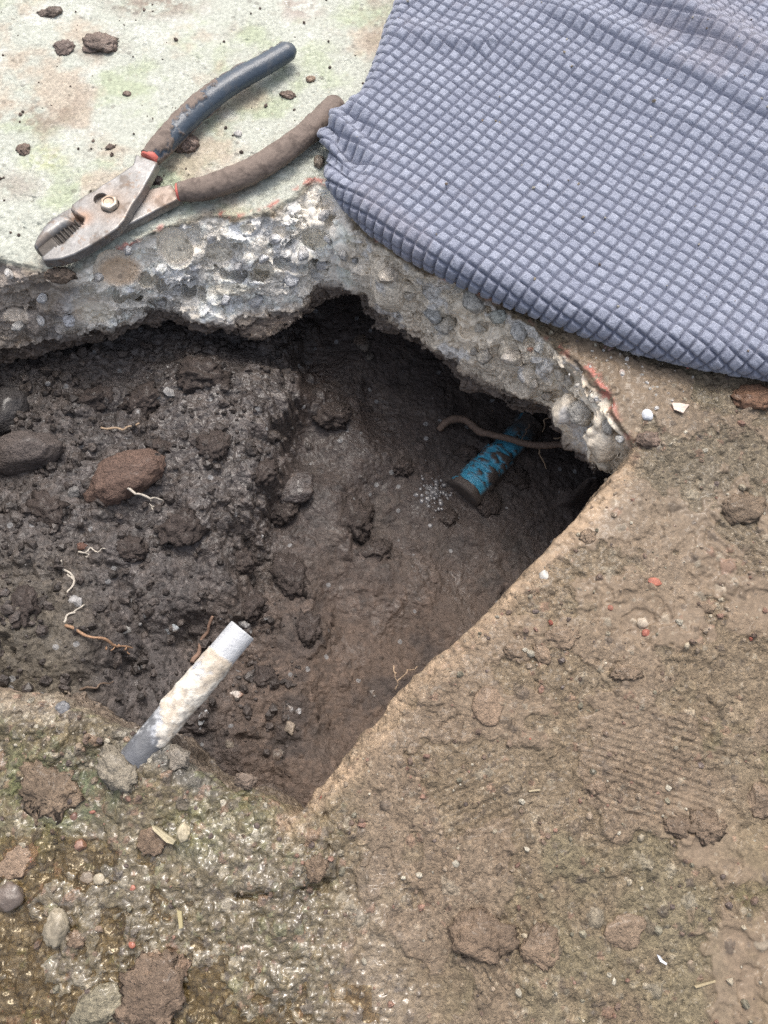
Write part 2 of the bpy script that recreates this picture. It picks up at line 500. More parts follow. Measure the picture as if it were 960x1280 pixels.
SOCK = [(222, 312, 21, 17), (118, 390, 27, 14), (150, 340, 26, 17), (275, 318, 16, 10), (287, 362, 28, 8), (700, 472, 15, 12), (185, 352, 12, 8), (330, 340, 14, 10),
        (640, 450, 12, 10), (395, 300, 16, 10), (20, 395, 16, 10), (350, 290, 10, 8), (745, 500, 16, 10), (310, 285, 10, 7)]
KNOB = [(490, 352, 30, 34), (590, 378, 17, 15), (724, 518, 22, 18), (345, 372, 30, 14), (758, 556, 18, 18), (640, 445, 16, 12)]
for (px, py, rx, ry) in KNOB:
    p = face_point(px, py)
    if p is None: continue
    s = 1 / 1800.0
    ell((p[0], p[1] + 0.006, p[2] - 0.004), (rx * s, ry * s * 1.3, ry * s * 1.3), 1)

grk = np.random.default_rng(21)
line = np.array(TOP_PX[1:], dtype=float)
for q in range(170):
    t = grk.random() * (len(line) - 1)
    i = int(t)
    bx, by = line[i] + (line[i + 1] - line[i]) * (t - i)
    p = face_point(bx + grk.normal() * 4 - (8 if bx > 430 else 0), by + grk.random() * (105 if bx < 420 else 85))
    r = 0.0035 + 0.0075 * grk.random() ** 1.8
    if p is None or p[2] > -0.006 - 1.3 * r or p[2] < -0.058: continue
    a0, a1 = np.searchsorted(gx, p[0] - 2 * r), np.searchsorted(gx, p[0] + 2 * r)
    b0, b1 = np.searchsorted(gy, p[1] - 2 * r), np.searchsorted(gy, p[1] + 2 * r)
    c0, c1 = np.searchsorted(gz, p[2] - 2 * r), np.searchsorted(gz, min(p[2] + 2 * r, -0.003))
    if a1 <= a0 or b1 <= b0 or c1 <= c0: continue
    sgn = 1
    cen = p + np.array((0, 0.55 * r * sgn, 0))
    X, Y, Z = np.meshgrid(gx[a0:a1] - cen[0], gy[b0:b1] - cen[1], gz[c0:c1] - cen[2], indexing='ij')
    ks = 0.13 * r
    e = np.exp((np.sqrt(X * X + Y * Y + Z * Z) - 1.15 * r) / ks)
    for _ in range(8):
        d = grk.normal(size=3); d /= np.linalg.norm(d)
        e += np.exp((X * d[0] + Y * d[1] + Z * d[2] - r * (0.6 + 0.35 * grk.random())) / ks)
    e = ks * np.log(e)
    e += 0.0015 * fbm(X + p[0], Y + p[1], Z + p[2], 0.008, 4, 0.65, off=5.5)
    T = S[a0:a1, b0:b1, c0:c1]
    hq = np.clip(0.5 + 0.5 * (T - e) / 0.0028, 0, 1)
    if sgn > 0: T[...] = T * (1 - hq) + e * hq - 0.0028 * hq * (1 - hq)
    else: np.maximum(T, -e, out=T)

for (px, py, rx, ry) in SOCK:
    p = face_point(px, py)
    if p is None: continue
    s = 1 / 1800.0
    ell((p[0], p[1] - 0.004, p[2] + 0.006), (rx * s * 1.1, ry * s * 1.5, ry * s * 1.7), -1)
# long clefts where layers of the concrete have parted
for line_ in ([(48, 360), (80, 362), (112, 362)], [(178, 350), (205, 360), (232, 366), (256, 368)], [(255, 332), (300, 345), (335, 346)], [(345, 330), (380, 336), (405, 330)], [(555, 400), (590, 418)],
              [(120, 368), (150, 372), (178, 370)]):
    for a_, b_ in zip(line_[:-1], line_[1:]):
        for t in np.linspace(0, 1, 7):
            p = face_point(a_[0] + (b_[0] - a_[0]) * t + grk.normal(), a_[1] + (b_[1] - a_[1]) * t + grk.normal() * 1.5)
            if p is not None:
                ell((p[0], p[1] + 0.002, p[2]), (0.006, 0.008, 0.0022 + 0.001 * grk.random()), -1)

import openvdb
vg = openvdb.FloatGrid(0.003)
np.clip(S, -0.003, 0.003, out=S)
vg.copyFromArray(S)
vpts, vquads = vg.convertToQuads(isovalue=0.0)
vg = None
S_keep = None
V = vpts.astype(np.float32) * DX + np.array((gx[0], gy[0], gz[0]), dtype=np.float32)
F = vquads.astype(np.int32)[:, ::-1]
# drop the sides and bottom of the block that the array bounds cut
edge = (V[:, 0] < gx[1] + 1e-4) | (V[:, 0] > gx[-2] - 1e-4) | (V[:, 1] < gy[1] + 1e-4) | (V[:, 1] > gy[-2] - 1e-4) | (V[:, 2] < gz[1])
F = F[~edge[F].all(1)]
V, F = compact(V, F)
del S, sub


def samp(A, x, y):
    i = np.clip(((x - gx[0]) / DX + 0.5).astype(int), 0, nX - 1)
    j = np.clip(((y - gy[0]) / DX + 0.5).astype(int), 0, nY - 1)
    return A[i, j]


vx, vy, vz = V[:, 0], V[:, 1], V[:, 2]
vpx, vpy = UP(vx, vy, vz)
nb = fbm(vx, vy, vz, 0.09, 4, off=201)
nm = fbm(vx, vy, vz, 0.025, 5, 0.6, off=211)
nf = fbm(vx, vy, vz, 0.006, 4, 0.65, off=221)
col = np.zeros((len(V), 4), dtype=np.float32)
# muddy brown ground
col[:, :3] = (0.188, 0.140, 0.090)
mixc(col, (0.16, 0.115, 0.075), sstep(0.0, 0.5, nb + 0.5 * nm) * 0.8)
mixc(col, (0.245, 0.19, 0.13), sstep(0.05, 0.4, nm - 0.3 * nb) * 0.6)
mixc(col, (0.16, 0.15, 0.085), sstep(0.1, 0.45, fbm(vx, vy, vz, 0.05, 4, 0.6, off=231)) * 0.35)        # thin green film
mixc(col, (0.145, 0.125, 0.09), blob(vpx, vpy, 860, 570, 200, 110, 0.7) * 0.55)
mixc(col, (0.14, 0.125, 0.045), blob(vpx, vpy, 965, 1130, 60, 160, 0.7) * 0.6 * sstep(-0.3, 0.3, nm))
t_p = samp(patch, vx, vy)
mixc(col, (0.208, 0.150, 0.106), t_p * 0.55)
ll = samp(lowleft, vx, vy)
mixc(col, (0.135, 0.107, 0.060), ll * 0.9)
mixc(col, (0.13, 0.10, 0.06), ll * sstep(0.05, 0.4, nm) * 0.55)
mixc(col, (0.075, 0.115, 0.06), blob(vpx, vpy, 100, 985, 50, 42, 0.6) * 0.6 * sstep(-0.4, 0.2, nf))
mixc(col, (0.14, 0.17, 0.055), blob(vpx, vpy, 20, 1000, 55, 70, 0.7) * 0.55 * sstep(-0.3, 0.3, nm))
mixc(col, (0.15, 0.17, 0.07), blob(vpx, vpy, 230, 1010, 110, 60, 0.7) * 0.4 * sstep(-0.2, 0.3, nm))
mixc(col, (0.26, 0.25, 0.23), blob(vpx, vpy, 190, 925, 45, 30, 0.6) * 0.6)
mixc(col, (0.12, 0.115, 0.105), blob(vpx, vpy, 235, 965, 45, 18, 0.5, 35) * 0.7)
mixc(col, (0.27, 0.22, 0.17), blob(vpx, vpy, 60, 880, 90, 22, 0.6) * 0.6)
tt = samp(tint, vx, vy)
topmask = (vz > samp(H_TOP, vx, vy) - 0.004)
col[:, :3] *= (0.90, 0.905, 0.89)
tj = (tt * 7.31) % 1.0
isg = topmask & (tt != 0.5)
col[:, :3] *= np.where(isg, 0.62 + 0.72 * tt * (1 + 0.25 * ll), 1.0)[:, None]
mixc(col, (0.36, 0.32, 0.245), (isg & (tj > 0.86)) * (0.35 + 0.1 * ll))
mixc(col, (0.10, 0.078, 0.06), (isg & (tj < 0.13)) * 0.6)
mixc(col, (0.25, 0.15, 0.105), (isg & (tj > 0.5) & (tj < 0.58)) * 0.5)
mixc(col, (0.19, 0.19, 0.10), (isg & (tj > 0.3) & (tj < 0.4)) * 0.45 * ll)
wz = samp(wetzone, vx, vy)
wet = 0.10 + 0.12 * sstep(0.0, 0.5, nb)
wet = np.maximum(wet, wz * (0.6 + 0.4 * sstep(-0.1, 0.25, nm)))
wet = np.maximum(wet, ll * 0.3)
# pale old concrete
pv = samp(pale, vx, vy)
pc = np.zeros_like(col); pc[:, :3] = (0.375, 0.39, 0.335)
mixc(pc, (0.47, 0.48, 0.43), sstep(0.0, 0.4, nm + 0.4 * nf) * 0.8)
mixc(pc, (0.30, 0.34, 0.22), sstep(0.0, 0.45, fbm(vx, vy, vz, 0.05, 5, 0.65, off=241)) * 0.75)
mixc(pc, (0.36, 0.29, 0.22), sstep(0.1, 0.45, fbm(vx, vy, vz, 0.06, 5, 0.65, off=251)) * 0.7)
mixc(pc, (0.33, 0.36, 0.17), blob(vpx, vpy, 55, 200, 25, 14, 0.8) * 0.7 * sstep(-0.4, 0.2, nf))
for (cx, cy, rx, ry, an, am) in ((45, 140, 55, 26, -15, .85), (195, 5, 55, 16, 0, .8), (375, 8, 26, 16, 0, .85), (125, 58, 30, 16, 0, .6), (305, 25, 40, 12, -30, .35), (20, 232, 30, 16, 0, .5),
                                 (75, 330, 40, 16, 0, .6), (470, 25, 50, 60, 0, .45), (290, 85, 40, 14, -30, .3), (330, 190, 60, 10, -35, .25)):
    mixc(pc, (0.185, 0.135, 0.10), blob(vpx, vpy, cx, cy, rx, ry, 0.75, an) * am * sstep(-0.35, 0.25, nm + 0.6 * nf))
col[:, :3] = col[:, :3] * (1 - pv[:, None]) + pc[:, :3] * pv[:, None]
wet = wet * (1 - pv) + 0.12 * pv
wet = np.maximum(wet, blob(vpx, vpy, 375, 8, 26, 16, 0.4) * 0.6)
# bare broken cement on the edge
dpt = samp(H_TOP, vx, vy) - vz
frm = samp(w_fr, vx, vy)
inh = samp(sd_top, vx, vy)
face = sstep(0.0015, 0.0045, dpt + 0.0012 * nf) * frm
cc = np.zeros_like(col)
cc[:, :3] = (0.60, 0.58, 0.54)
mixc(cc, (0.72, 0.715, 0.70), sstep(-0.1, 0.4, nm + 0.15 * nf) * 0.8 * sstep(520, 420, vpx))
mixc(cc, (0.60, 0.53, 0.43), sstep(400, 480, vpx) * 0.75)
mixc(cc, (0.45, 0.38, 0.30), sstep(0.25, 0.5, fbm(vx, vy, vz, 0.03, 4, 0.6, off=261)) * 0.6)
mixc(cc, (0.50, 0.52, 0.55), sstep(0.15, 0.3, fbm(vx, vy, vz, 0.018, 3, 0.5, off=271)) * 0.6)
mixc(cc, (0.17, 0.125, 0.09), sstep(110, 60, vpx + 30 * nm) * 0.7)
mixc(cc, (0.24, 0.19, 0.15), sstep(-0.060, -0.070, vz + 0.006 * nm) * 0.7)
mixc(cc, (0.29, 0.22, 0.155), blob(vpx, vpy, 520, 320, 120, 14, 0.6, 30) * 0.35)
for (px, py, rx, ry) in SOCK:
    mixc(cc, (0.66, 0.59, 0.51), blob(vpx, vpy, px, py, rx, ry, 0.15) * 0.85)
mixc(cc, (0.5, 0.38, 0.27), blob(vpx, vpy, 150, 338, 26, 18, 0.3) * 0.8)
cc[:, :3] = np.minimum(cc[:, :3] * (1.28, 1.24, 1.17), 0.8)
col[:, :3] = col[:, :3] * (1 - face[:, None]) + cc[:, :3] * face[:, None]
# old red paint left along the break
red = np.exp(-((inh - 0.001) / 0.0022) ** 2) * frm * sstep(0.05, 0.35, fbm(vx, vy, vz, 0.022, 4, 0.6, off=281) + 0.12) * sstep(0.007, 0.002, dpt) * (vpx > 130)
mixc(col, (0.44, 0.14, 0.11), np.clip(red * 0.8 * (nf > -0.15), 0, 0.75))
# side of the saw cut: pale dusty cement
sawf = (1 - frm) * (1 - samp(w_low, vx, vy)) * np.exp(-np.maximum(np.abs(inh - 0.003) - 0.004 - 0.003 * nm, 0) / 0.004)
mixc(col, (0.34, 0.245, 0.16), np.clip(sawf, 0, 1) * (0.5 + 0.4 * sstep(-0.2, 0.3, nm)))
lowf = samp(w_low, vx, vy) * sstep(0.004, 0.012, dpt)
mixc(col, (0.14, 0.105, 0.078), lowf * 0.8)
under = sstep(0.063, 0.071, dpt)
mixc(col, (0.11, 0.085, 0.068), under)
wet = np.where(face > 0.5, 0.2, wet)
col[:, 3] = np.clip(wet, 0, 1)
smo = np.clip(0.85 * samp(patch, vx, vy) * sstep(-0.3, 0.2, nb) + 0.75 * pv + 0.1 * face + 0.4 * sstep(0.0, 0.4, nb) * (1 - ll), 0, 1) * (1 - ll)
smo = np.maximum(smo, 0.3 * wz)

ground = put("ground", mesh_data("ground", V, F, M_GROUND, col, gr=smo), kind="structure",
             label="muddy concrete slab with a broken hole in it")

# ground going on beyond the surveyed patch
X0, X1, Y0, Y1 = float(gx[1]), float(gx[-2]), float(gy[1]), float(gy[-2])
ox = np.unique(np.r_[-60, -12, -4, -2, np.arange(-1.3, X0 - 0.01, 0.02), np.linspace(X0, X1, 34), np.arange(X1 + 0.02, 1.3, 0.02), 2, 4, 12, 60]).astype(np.float32)
oy = np.unique(np.r_[-60, -12, -4, -2, np.arange(-1.1, Y0 - 0.01, 0.02), np.linspace(Y0, Y1, 39), np.arange(Y1 + 0.02, 1.5, 0.02), 3, 8, 20, 60]).astype(np.float32)
OX, OY = np.meshgrid(ox, oy, indexing='ij')
OZ = 0.0022 * fbm(OX, OY, OX * 0, 0.11, 4, off=3) - 0.001
OF = grid_faces(len(ox), len(oy))[:, ::-1]
oc = np.stack([OX.ravel()[OF].mean(1), OY.ravel()[OF].mean(1)], -1)
OF = OF[~((oc[:, 0] > X0) & (oc[:, 0] < X1) & (oc[:, 1] > Y0) & (oc[:, 1] < Y1))]
opale = 1 - sstep(-0.004, 0.01, seg_dist(OX, OY, [(-3.0, 0.36)] + [tuple(v) for v in pale_line[1:-4]] + [(0.3, 0.45), (0.42, 0.62), (0.8, 3.0), (-3.0, 3.0)]))
on = fbm(OX, OY, OX * 0, 0.09, 4, off=201).ravel(); on2 = fbm(OX, OY, OX * 0, 0.3, 4, off=205).ravel()
oc_ = np.zeros((OX.size, 4), np.float32)
oc_[:, :3] = (0.168, 0.124, 0.082)
mixc(oc_, (0.14, 0.10, 0.066), sstep(0, 0.4, on)); mixc(oc_, (0.21, 0.165, 0.115), sstep(0, 0.4, on2) * 0.6)
mixc(oc_, (0.40, 0.41, 0.35), opale.ravel()); mixc(oc_, (0.2, 0.15, 0.11), sstep(0.1, 0.4, on2 - 0.3 * on) * 0.6)
oc_[:, 3] = 0.15
OV, OF, oc_, osm = compact(np.stack([OX, OY, OZ], -1).reshape(-1, 3), OF, oc_, 0.6 * opale.ravel())
put("surrounding_ground", mesh_data("surrounding_ground", OV, OF, M_GROUND, oc_, gr=osm), kind="structure")

# ------------------------------------------------------------------ soil in the pit
sx = np.arange(-0.43, 0.27, DX, dtype=np.float32)
sy = np.arange(-0.02, 0.53, DX, dtype=np.float32)
SX, SY = np.meshgrid(sx, sy, indexing='ij')
SZ0 = np.zeros_like(SX)
CP = [(-150, 480, -.085), (-150, 650, -.05), (-150, 820, -.03), (0, 480, -.088), (60, 470, -.092), (0, 560, -.07), (100, 545, -.078), (160, 600, -.072), (0, 700, -.052), (100, 700, -.06), (200, 650, -.08),
      (0, 800, -.032), (80, 825, -.036), (250, 500, -.08), (250, 620, -.072), (300, 600, -.08), (318, 500, -.086), (200, 740, -.075), (260, 720, -.082), (110, 862, -.045),
      (175, 850, -.085), (200, 420, -.1), (330, 420, -.105), (400, 450, -.145), (395, 560, -.138), (365, 650, -.128), (340, 720, -.122), (500, 500, -.155), (600, 600, -.162), (500, 650, -.15), (700, 600, -.162),
      (640, 520, -.165), (450, 750, -.136), (600, 700, -.156), (520, 800, -.142), (330, 800, -.112), (350, 900, -.10), (430, 880, -.122), (300, 945, -.085), (365, 985, -.09), (240, 890, -.085), (650, 690, -.16),
      (260, 810, -.10), (480, 850, -.13), (760, 590, -.16)]
cw = np.array([U(*c) for c in CP])
num = np.zeros_like(SX); den = np.zeros_like(SX)
for c in cw:
    w = 1.0 / (((SX - c[0]) ** 2 + (SY - c[1]) ** 2) + 0.00012) ** 2.2
    num += w * c[2]; den += w
sb = num / den
# beyond the hole the soil closes up under the slab
s_bot = seg_dist(SX, SY, BOT)
s_saw = seg_dist(SX, SY, SAW, closed=False); s_low = seg_dist(SX, SY, LOW, closed=False)
side = np.minimum(s_saw, s_low)
rise_t = sstep(0.05, 0.10, s_bot)
rise_s = sstep(0.001, 0.012, s_bot) * sstep(0.03, 0.018, side)
SPX, SPY = UP(SX, SY, sb)
m1 = fbm(SX, SY, SZ0, 0.05, 5, 0.55, off=301)
m2 = fbm(SX, SY, SZ0, 0.014, 4, 0.6, off=311)
rise = np.clip(np.maximum(rise_t, rise_s), 0, 1)
sb = sb * (1 - rise) + (-0.055) * rise
left = sstep(380, 330, SPX + 25 * m1 + (SPY - 560) * 0.17)
lowc = sstep(640, 780, SPY) * sstep(420, 330, SPX)
rough = np.clip(left + 0.7 * lowc, 0.0, 1)
hs_ = sb + 0.007 * m1 * (0.5 + 0.7 * rough) + 0.0035 * m2 * (0.45 + 0.65 * rough)
# cracks and clefts in the soil face
cl = fbm(SX + 0.01 * m1, SY, SZ0, 0.05, 4, 0.55, off=331, ridged=True)
hs_ -= sstep(0.55, 0.75, cl) * 0.006 * (0.12 + 0.9 * rough)
stint = np.full(SX.shape, 0.5, dtype=np.float32)
lump = sstep(0.05, 0.35, fbm(SX, SY, SZ0, 0.045, 3, off=341))
sdens = np.clip(rough * 0.85 + (1 - rough) * (0.015 + 0.32 * lump * sstep(560, 420, SPX)), 0, 1)
splat_many(hs_, stint, sx[0], sy[0], DX, 1500, 0.004, 0.012, 2.0, 0.45, 0.25, (1 - rough) * sstep(-0.1, 0.3, m1) * 0.8)
splat_many(hs_, stint, sx[0], sy[0], DX, 2600, 0.004, 0.016, 2.0, 0.7, 0.4, sdens * 0.7)
hs_ += 0.0016 * fbm(SX, SY, SZ0, 0.008, 3, 0.65, off=381, ridged=True) * (0.35 + 0.65 * rough)
sdens = sdens * (0.35 + 0.65 * sstep(-0.15, 0.25, m1)) + (1 - rough) * (0.14 + 0.6 * sstep(-0.05, 0.25, m1) * sstep(640, 560, SPX)) * sstep(-0.25, 0.2, m2)
splat_many(hs_, stint, sx[0], sy[0], DX, 44000, 0.0011, 0.0065, 2.1, 0.85, 0.38, sdens)
hs_ += 0.0007 * fbm(SX, SY, SZ0, 0.004, 3, 0.6, off=351)
H_SOIL = hs_
Vs = np.stack([SX, SY, hs_], -1).reshape(-1, 3)
Fs = grid_faces(len(sx), len(sy), (s_bot < 0.105))[:, ::-1]
Vs, Fs, rough_v, stint_v = compact(Vs, Fs, rough.reshape(-1), stint.reshape(-1))
x_, y_, z_ = Vs[:, 0], Vs[:, 1], Vs[:, 2]
spx, spy = UP(x_, y_, z_)
sc_ = np.zeros((len(Vs), 4), np.float32)
sc_[:, :3] = (0.060, 0.045, 0.039)
rg = rough_v
mixc(sc_, (0.092, 0.078, 0.072), rg)
mixc(sc_, (0.125, 0.087, 0.064), sstep(620, 860, spy) * sstep(200, 330, spx) * 0.85)
q1 = fbm(x_, y_, z_, 0.03, 5, 0.6, off=361)
mixc(sc_, (0.050, 0.040, 0.036), sstep(0.0, 0.4, q1) * 0.7)
mixc(sc_, (0.105, 0.082, 0.067), sstep(0.05, 0.4, fbm(x_, y_, z_, 0.02, 4, 0.6, off=371)) * 0.4)
mixc(sc_, (0.125, 0.105, 0.075), sstep(150, 60, spx) * sstep(640, 800, spy) * 0.8)
sc_[:, :3] *= (0.65 + 0.7 * stint_v)[:, None]
sc_[:, :3] *= 0.74
sc_[:, 3] = np.clip(0.10 + 0.2 * rg + 0.3 * sstep(0.1, 0.5, -q1) + 0.4 * blob(spx, spy, 280, 520, 130, 150, 0.8) - 0.25 * sstep(700, 850, spy), 0, 1)
soil = put("pit_soil", mesh_data("pit_soil", Vs, Fs, M_SOIL, sc_, gr=np.clip(0.45 - 0.45 * rg, 0, 1)), kind="structure", label="dark wet soil at the bottom of the hole")


def ground_z(x, y):
    i = min(max(int(round((x - gx[0]) / DX)), 0), nX - 1); j = min(max(int(round((y - gy[0]) / DX)), 0), nY - 1)
    return float(H_TOP[i, j])


def soil_z(x, y):
    i = min(max(int(round((x - sx[0]) / DX)), 0), len(sx) - 1); j = min(max(int(round((y - sy[0]) / DX)), 0), len(sy) - 1)
    return float(H_SOIL[i, j])


def on_ground(px, py):
    p = U(px, py, 0.0)
    for _ in range(4):
        p = U(px, py, ground_z(p[0], p[1]))
    return p


def on_soil(px, py):
    """Walk a sight line down until it meets the soil."""
    for z in np.arange(-0.015, -0.2, -0.001):
        p = U(px, py, z)
        if soil_z(p[0], p[1]) >= z:
            return p
    return U(px, py, -0.15)


# ------------------------------------------------------------------ lumps, stones, tubes
ICO = {}
for sdv in (1, 2, 3, 4):
    bm = bmesh.new()
    bmesh.ops.create_icosphere(bm, subdivisions=sdv, radius=1.0)
    bm.verts.ensure_lookup_table()
    ICO[sdv] = (np.array([v.co[:] for v in bm.verts], dtype=np.float32), np.array([[v.index for v in f.verts] for f in bm.faces], dtype=np.int32))
    bm.free()


def clod(seed, r, sxyz=(1, 1, 0.6), rough=0.35, sub=3, cuts=7, cut=0.72, fine=0.12):
    """An irregular lump of radius about r: noise, flat faces cut off, crumbly skin."""
    g = np.random.default_rng(seed)
    V0, F0 = ICO[sub]
    V = V0.copy()
    o = g.random(3) * 40
    n = fbm(V[:, 0] + o[0], V[:, 1] + o[1], V[:, 2] + o[2], 1.3, 3, 0.5)
    V *= (1 + rough * n)[:, None]
    for _ in range(cuts):
        d = g.normal(size=3); d /= np.linalg.norm(d)
        k = cut + 0.25 * g.random()
        t = V @ d - k
        m = t > 0
        V[m] -= (t[m] * 0.9)[:, None] * d
    n = fbm(V[:, 0] + o[1], V[:, 1] + o[2], V[:, 2] + o[0], 0.6, 4, 0.65, ridged=True)
    V *= (1 + fine * 1.5 * n)[:, None]
    if sub >= 4:
        n = fbm(V[:, 0] + o[2], V[:, 1] + o[0], V[:, 2] + o[1], 0.2, 2, 0.7, ridged=True)
        V *= (1 + fine * 0.7 * n)[:, None]
    V *= np.array(sxyz, np.float32) * r
    return V, F0


def colour_mesh(V, base, amp=0.2, seed=0, wet=0.2, size=0.01, second=None):
    c = np.zeros((len(V), 4), np.float32)
    n = fbm(V[:, 0] + seed, V[:, 1], V[:, 2], size, 4, 0.6)
    c[:, :3] = np.array(base)[None] * (1 + amp * n)[:, None]
    if second is not None:
        mixc(c, second, sstep(0.0, 0.3, fbm(V[:, 0], V[:, 1] + seed * 1.3, V[:, 2], size * 1.6, 4, 0.6)))
    c[:, 3] = wet
    return c


def lump(name, label, cat, p, r, base, mat=None, sxyz=(1, 1, 0.6), ang=0.0, seed=1, rough=0.35, sub=3, cuts=7, cut=0.72, fine=0.12, sink=0.35,
         wet=0.2, second=None, group=None, tilt=(0, 0)):
    V, F = clod(seed, r, sxyz, rough, sub, cuts, cut, fine)
    c = colour_mesh(V, base, 0.25, seed, wet, r * 1.2, second)
    me = mesh_data(name, V, F, mat or M_CLOD, c)
    z = p[2] + r * sxyz[2] * (1 - 2 * sink) * 0.8
    return put(name, me, None, label, cat, group, None, (p[0], p[1], z), (tilt[0], tilt[1], math.radians(ang)))


def tube(pts, radii, seg=8, wob=0.0, seed=0, cap=True):
    P = np.asarray(pts, dtype=np.float64)
    n = len(P)
    T = np.gradient(P, axis=0); T /= np.linalg.norm(T, axis=1)[:, None] + 1e-12
    up = np.array((0, 0, 1.0))
    A = np.cross(T, up); A /= np.linalg.norm(A, axis=1)[:, None] + 1e-12
    B = np.cross(A, T)
    a = np.arange(seg) / seg * 2 * math.pi
    R = np.asarray(radii, dtype=np.float64)
    if R.ndim == 1: R = np.stack([R, R], -1)
    V = P[:, None] + A[:, None] * (np.cos(a)[None, :, None] * R[:, :1, None]) + B[:, None] * (np.sin(a)[None, :, None] * R[:, 1:2, None])
    V = V.reshape(-1, 3)
    if wob:
        nn = fbm((V[:, 0] + seed).astype(np.float32), V[:, 1].astype(np.float32), V[:, 2].astype(np.float32), 0.006, 3)
        C = np.repeat(P, seg, axis=0)
        V = C + (V - C) * (1 + wob * nn)[:, None]
    F = []
    for i in range(n - 1):
        for j in range(seg):
            k = (j + 1) % seg
            F.append((i * seg + j, (i + 1) * seg + j, (i + 1) * seg + k, i * seg + k))
    if cap:
        V = np.vstack([V, P[:1], P[-1:]])
        for j in range(seg):
            k = (j + 1) % seg
            F.append((n * seg, n * seg, j, k)); F.append((n * seg + 1, n * seg + 1, (n - 1) * seg + k, (n - 1) * seg + j))
    return V, np.array(F, dtype=np.int32)


def spline(pts, n):
    P = np.asarray(pts, dtype=np.float64)
    d = np.r_[0, np.cumsum(np.linalg.norm(np.diff(P, axis=0), axis=1))]
    t = np.linspace(0, d[-1], n)
    out = np.empty((n, P.shape[1]))
    m = np.gradient(P, d, axis=0)
    for q, s in enumerate(t):
        i = min(np.searchsorted(d, s, side='right') - 1, len(P) - 2)
        hh = d[i + 1] - d[i]; u = (s - d[i]) / hh
        out[q] = ((2 * u ** 3 - 3 * u ** 2 + 1) * P[i] + (u ** 3 - 2 * u ** 2 + u) * hh * m[i] + (-2 * u ** 3 + 3 * u ** 2) * P[i + 1] + (u ** 3 - u ** 2) * hh * m[i + 1])
    return out


def tube_mesh(name, V, F, mat, col):
    """Quads plus cap triangles."""
    bm_tri = F[:, 0] == F[:, 1]
    me = bpy.data.meshes.new(name)
    faces = [tuple(f) for f in F[~bm_tri].tolist()] + [tuple(f[1:]) for f in F[bm_tri].tolist()]
    me.from_pydata(V.tolist(), [], faces)
    me.polygons.foreach_set("use_smooth", np.full(len(faces), True))
    a = me.color_attributes.new("Col", 'FLOAT_COLOR', 'POINT')
    a.data.foreach_set("color", np.ascontiguousarray(col, dtype=np.float32).ravel())
    me.materials.append(mat)
    me.update()
    return me


# ------------------------------------------------------------------ stones in the broken face: pieces of the slab
bpy.context.view_layer.update()
dg = bpy.context.evaluated_depsgraph_get()
CAM0 = Vector((0, 0, CAM_H))


def face_hit(px, py, on=ground):
    d = Vector(U(px, py, 0.0)) - CAM0
    d.normalize()
    ok, loc, nor, _ = on.ray_cast(CAM0, d)
    return (np.array(loc), np.array(nor)) if ok else (None, None)


AGG = [(482, 345, 17, (.46, .40, .33)), (590, 377, 18, (.34, .34, .32)), (627, 396, 12, (.20, .25, .24)), (564, 410, 17, (.38, .41, .43)), (724, 516, 21, (.27, .27, .26)),
       (545, 392, 12, (.27, .31, .34)), (608, 445, 13, (.20, .19, .18)), (592, 436, 8, (.16, .15, .14)), (650, 412, 13, (.38, .40, .41)), (640, 445, 15, (.48, .42, .36)),
       (778, 547, 8, (.50, .53, .55)), (160, 312, 7, (.20, .21, .24)), (445, 327, 6, (.22, .23, .25)), (672, 438, 8, (.40, .42, .42)), (600, 412, 9, (.5, .47, .42)),
       (430, 318, 10, (.40, .38, .36)), (345, 300, 9, (.47, .47, .49)), (380, 320, 12, (.40, .41, .44)), (365, 352, 13, (.42, .43, .46)), (320, 372, 12, (.45, .46, .49)),
       (262, 300, 9, (.44, .44, .45)), (225, 358, 10, (.45, .45, .47)), (205, 378, 9, (.33, .31, .29)), (88, 400, 11, (.48, .48, .50)), (52, 400, 8, (.36, .35, .33)),
       (25, 405, 10, (.30, .28, .25)), (55, 375, 8, (.42, .43, .45)), (15, 345, 9, (.33, .25, .18)), (700, 465, 11, (.5, .44, .36)), (716, 478, 8, (.42, .38, .33)),
       (685, 494, 9, (.40, .34, .28)), (668, 480, 8, (.44, .38, .32)), (742, 498, 9, (.5, .46, .40)), (755, 530, 12, (.30, .29, .27)), (512, 366, 10, (.50, .45, .38)),
       (528, 350, 9, (.48, .46, .44)), (575, 358, 8, (.48, .45, .41)), (665, 437, 4, (.55, .18, .08)), (245, 333, 9, (.50, .50, .52)), (298, 335, 8, (.36, .35, .36)), (405, 270, 9, (.46, .44, .42)),
       (330, 322, 8, (.5, .5, .52)), (412, 300, 8, (.34, .35, .38)), (285, 375, 10, (.44, .45, .48)), (120, 350, 8, (.33, .29, .25)), (400, 335, 9, (.38, .38, .40))]
AGG_ME = []
for q in range(8):
    Vq, Fq = clod(900 + q, 1.05, (1, 0.8, 0.75), 0.5, 3, 11, 0.55, 0.1)
    AGG_ME.append((Vq, Fq))
for q, (px, py, rp, c) in enumerate(AGG):
    p, nrm = face_hit(px, py)
    if p is None or p[2] < -0.08: continue
    r = rp / 1850.0
    Vq, Fq = AGG_ME[q % 8]
    c = tuple(0.5 * min(k * 1.25, 0.7) + 0.5 * b for k, b in zip(c, (.56, .55, .52) if px < 450 else (.52, .47, .39)))
    me = mesh_data("aggregate_stone", Vq * r, Fq, M_GROUND, colour_mesh(Vq * r, c, 0.25, q, 0.25, r * 1.2, (0.58, 0.56, 0.53) if px < 450 else (0.5, 0.45, 0.37)))
    o = put("aggregate_stone", me, ground, loc=tuple(p - nrm * r * 0.5), rot=(random.uniform(-.5, .5), random.uniform(-.5, .5), random.uniform(0, 6.3)))

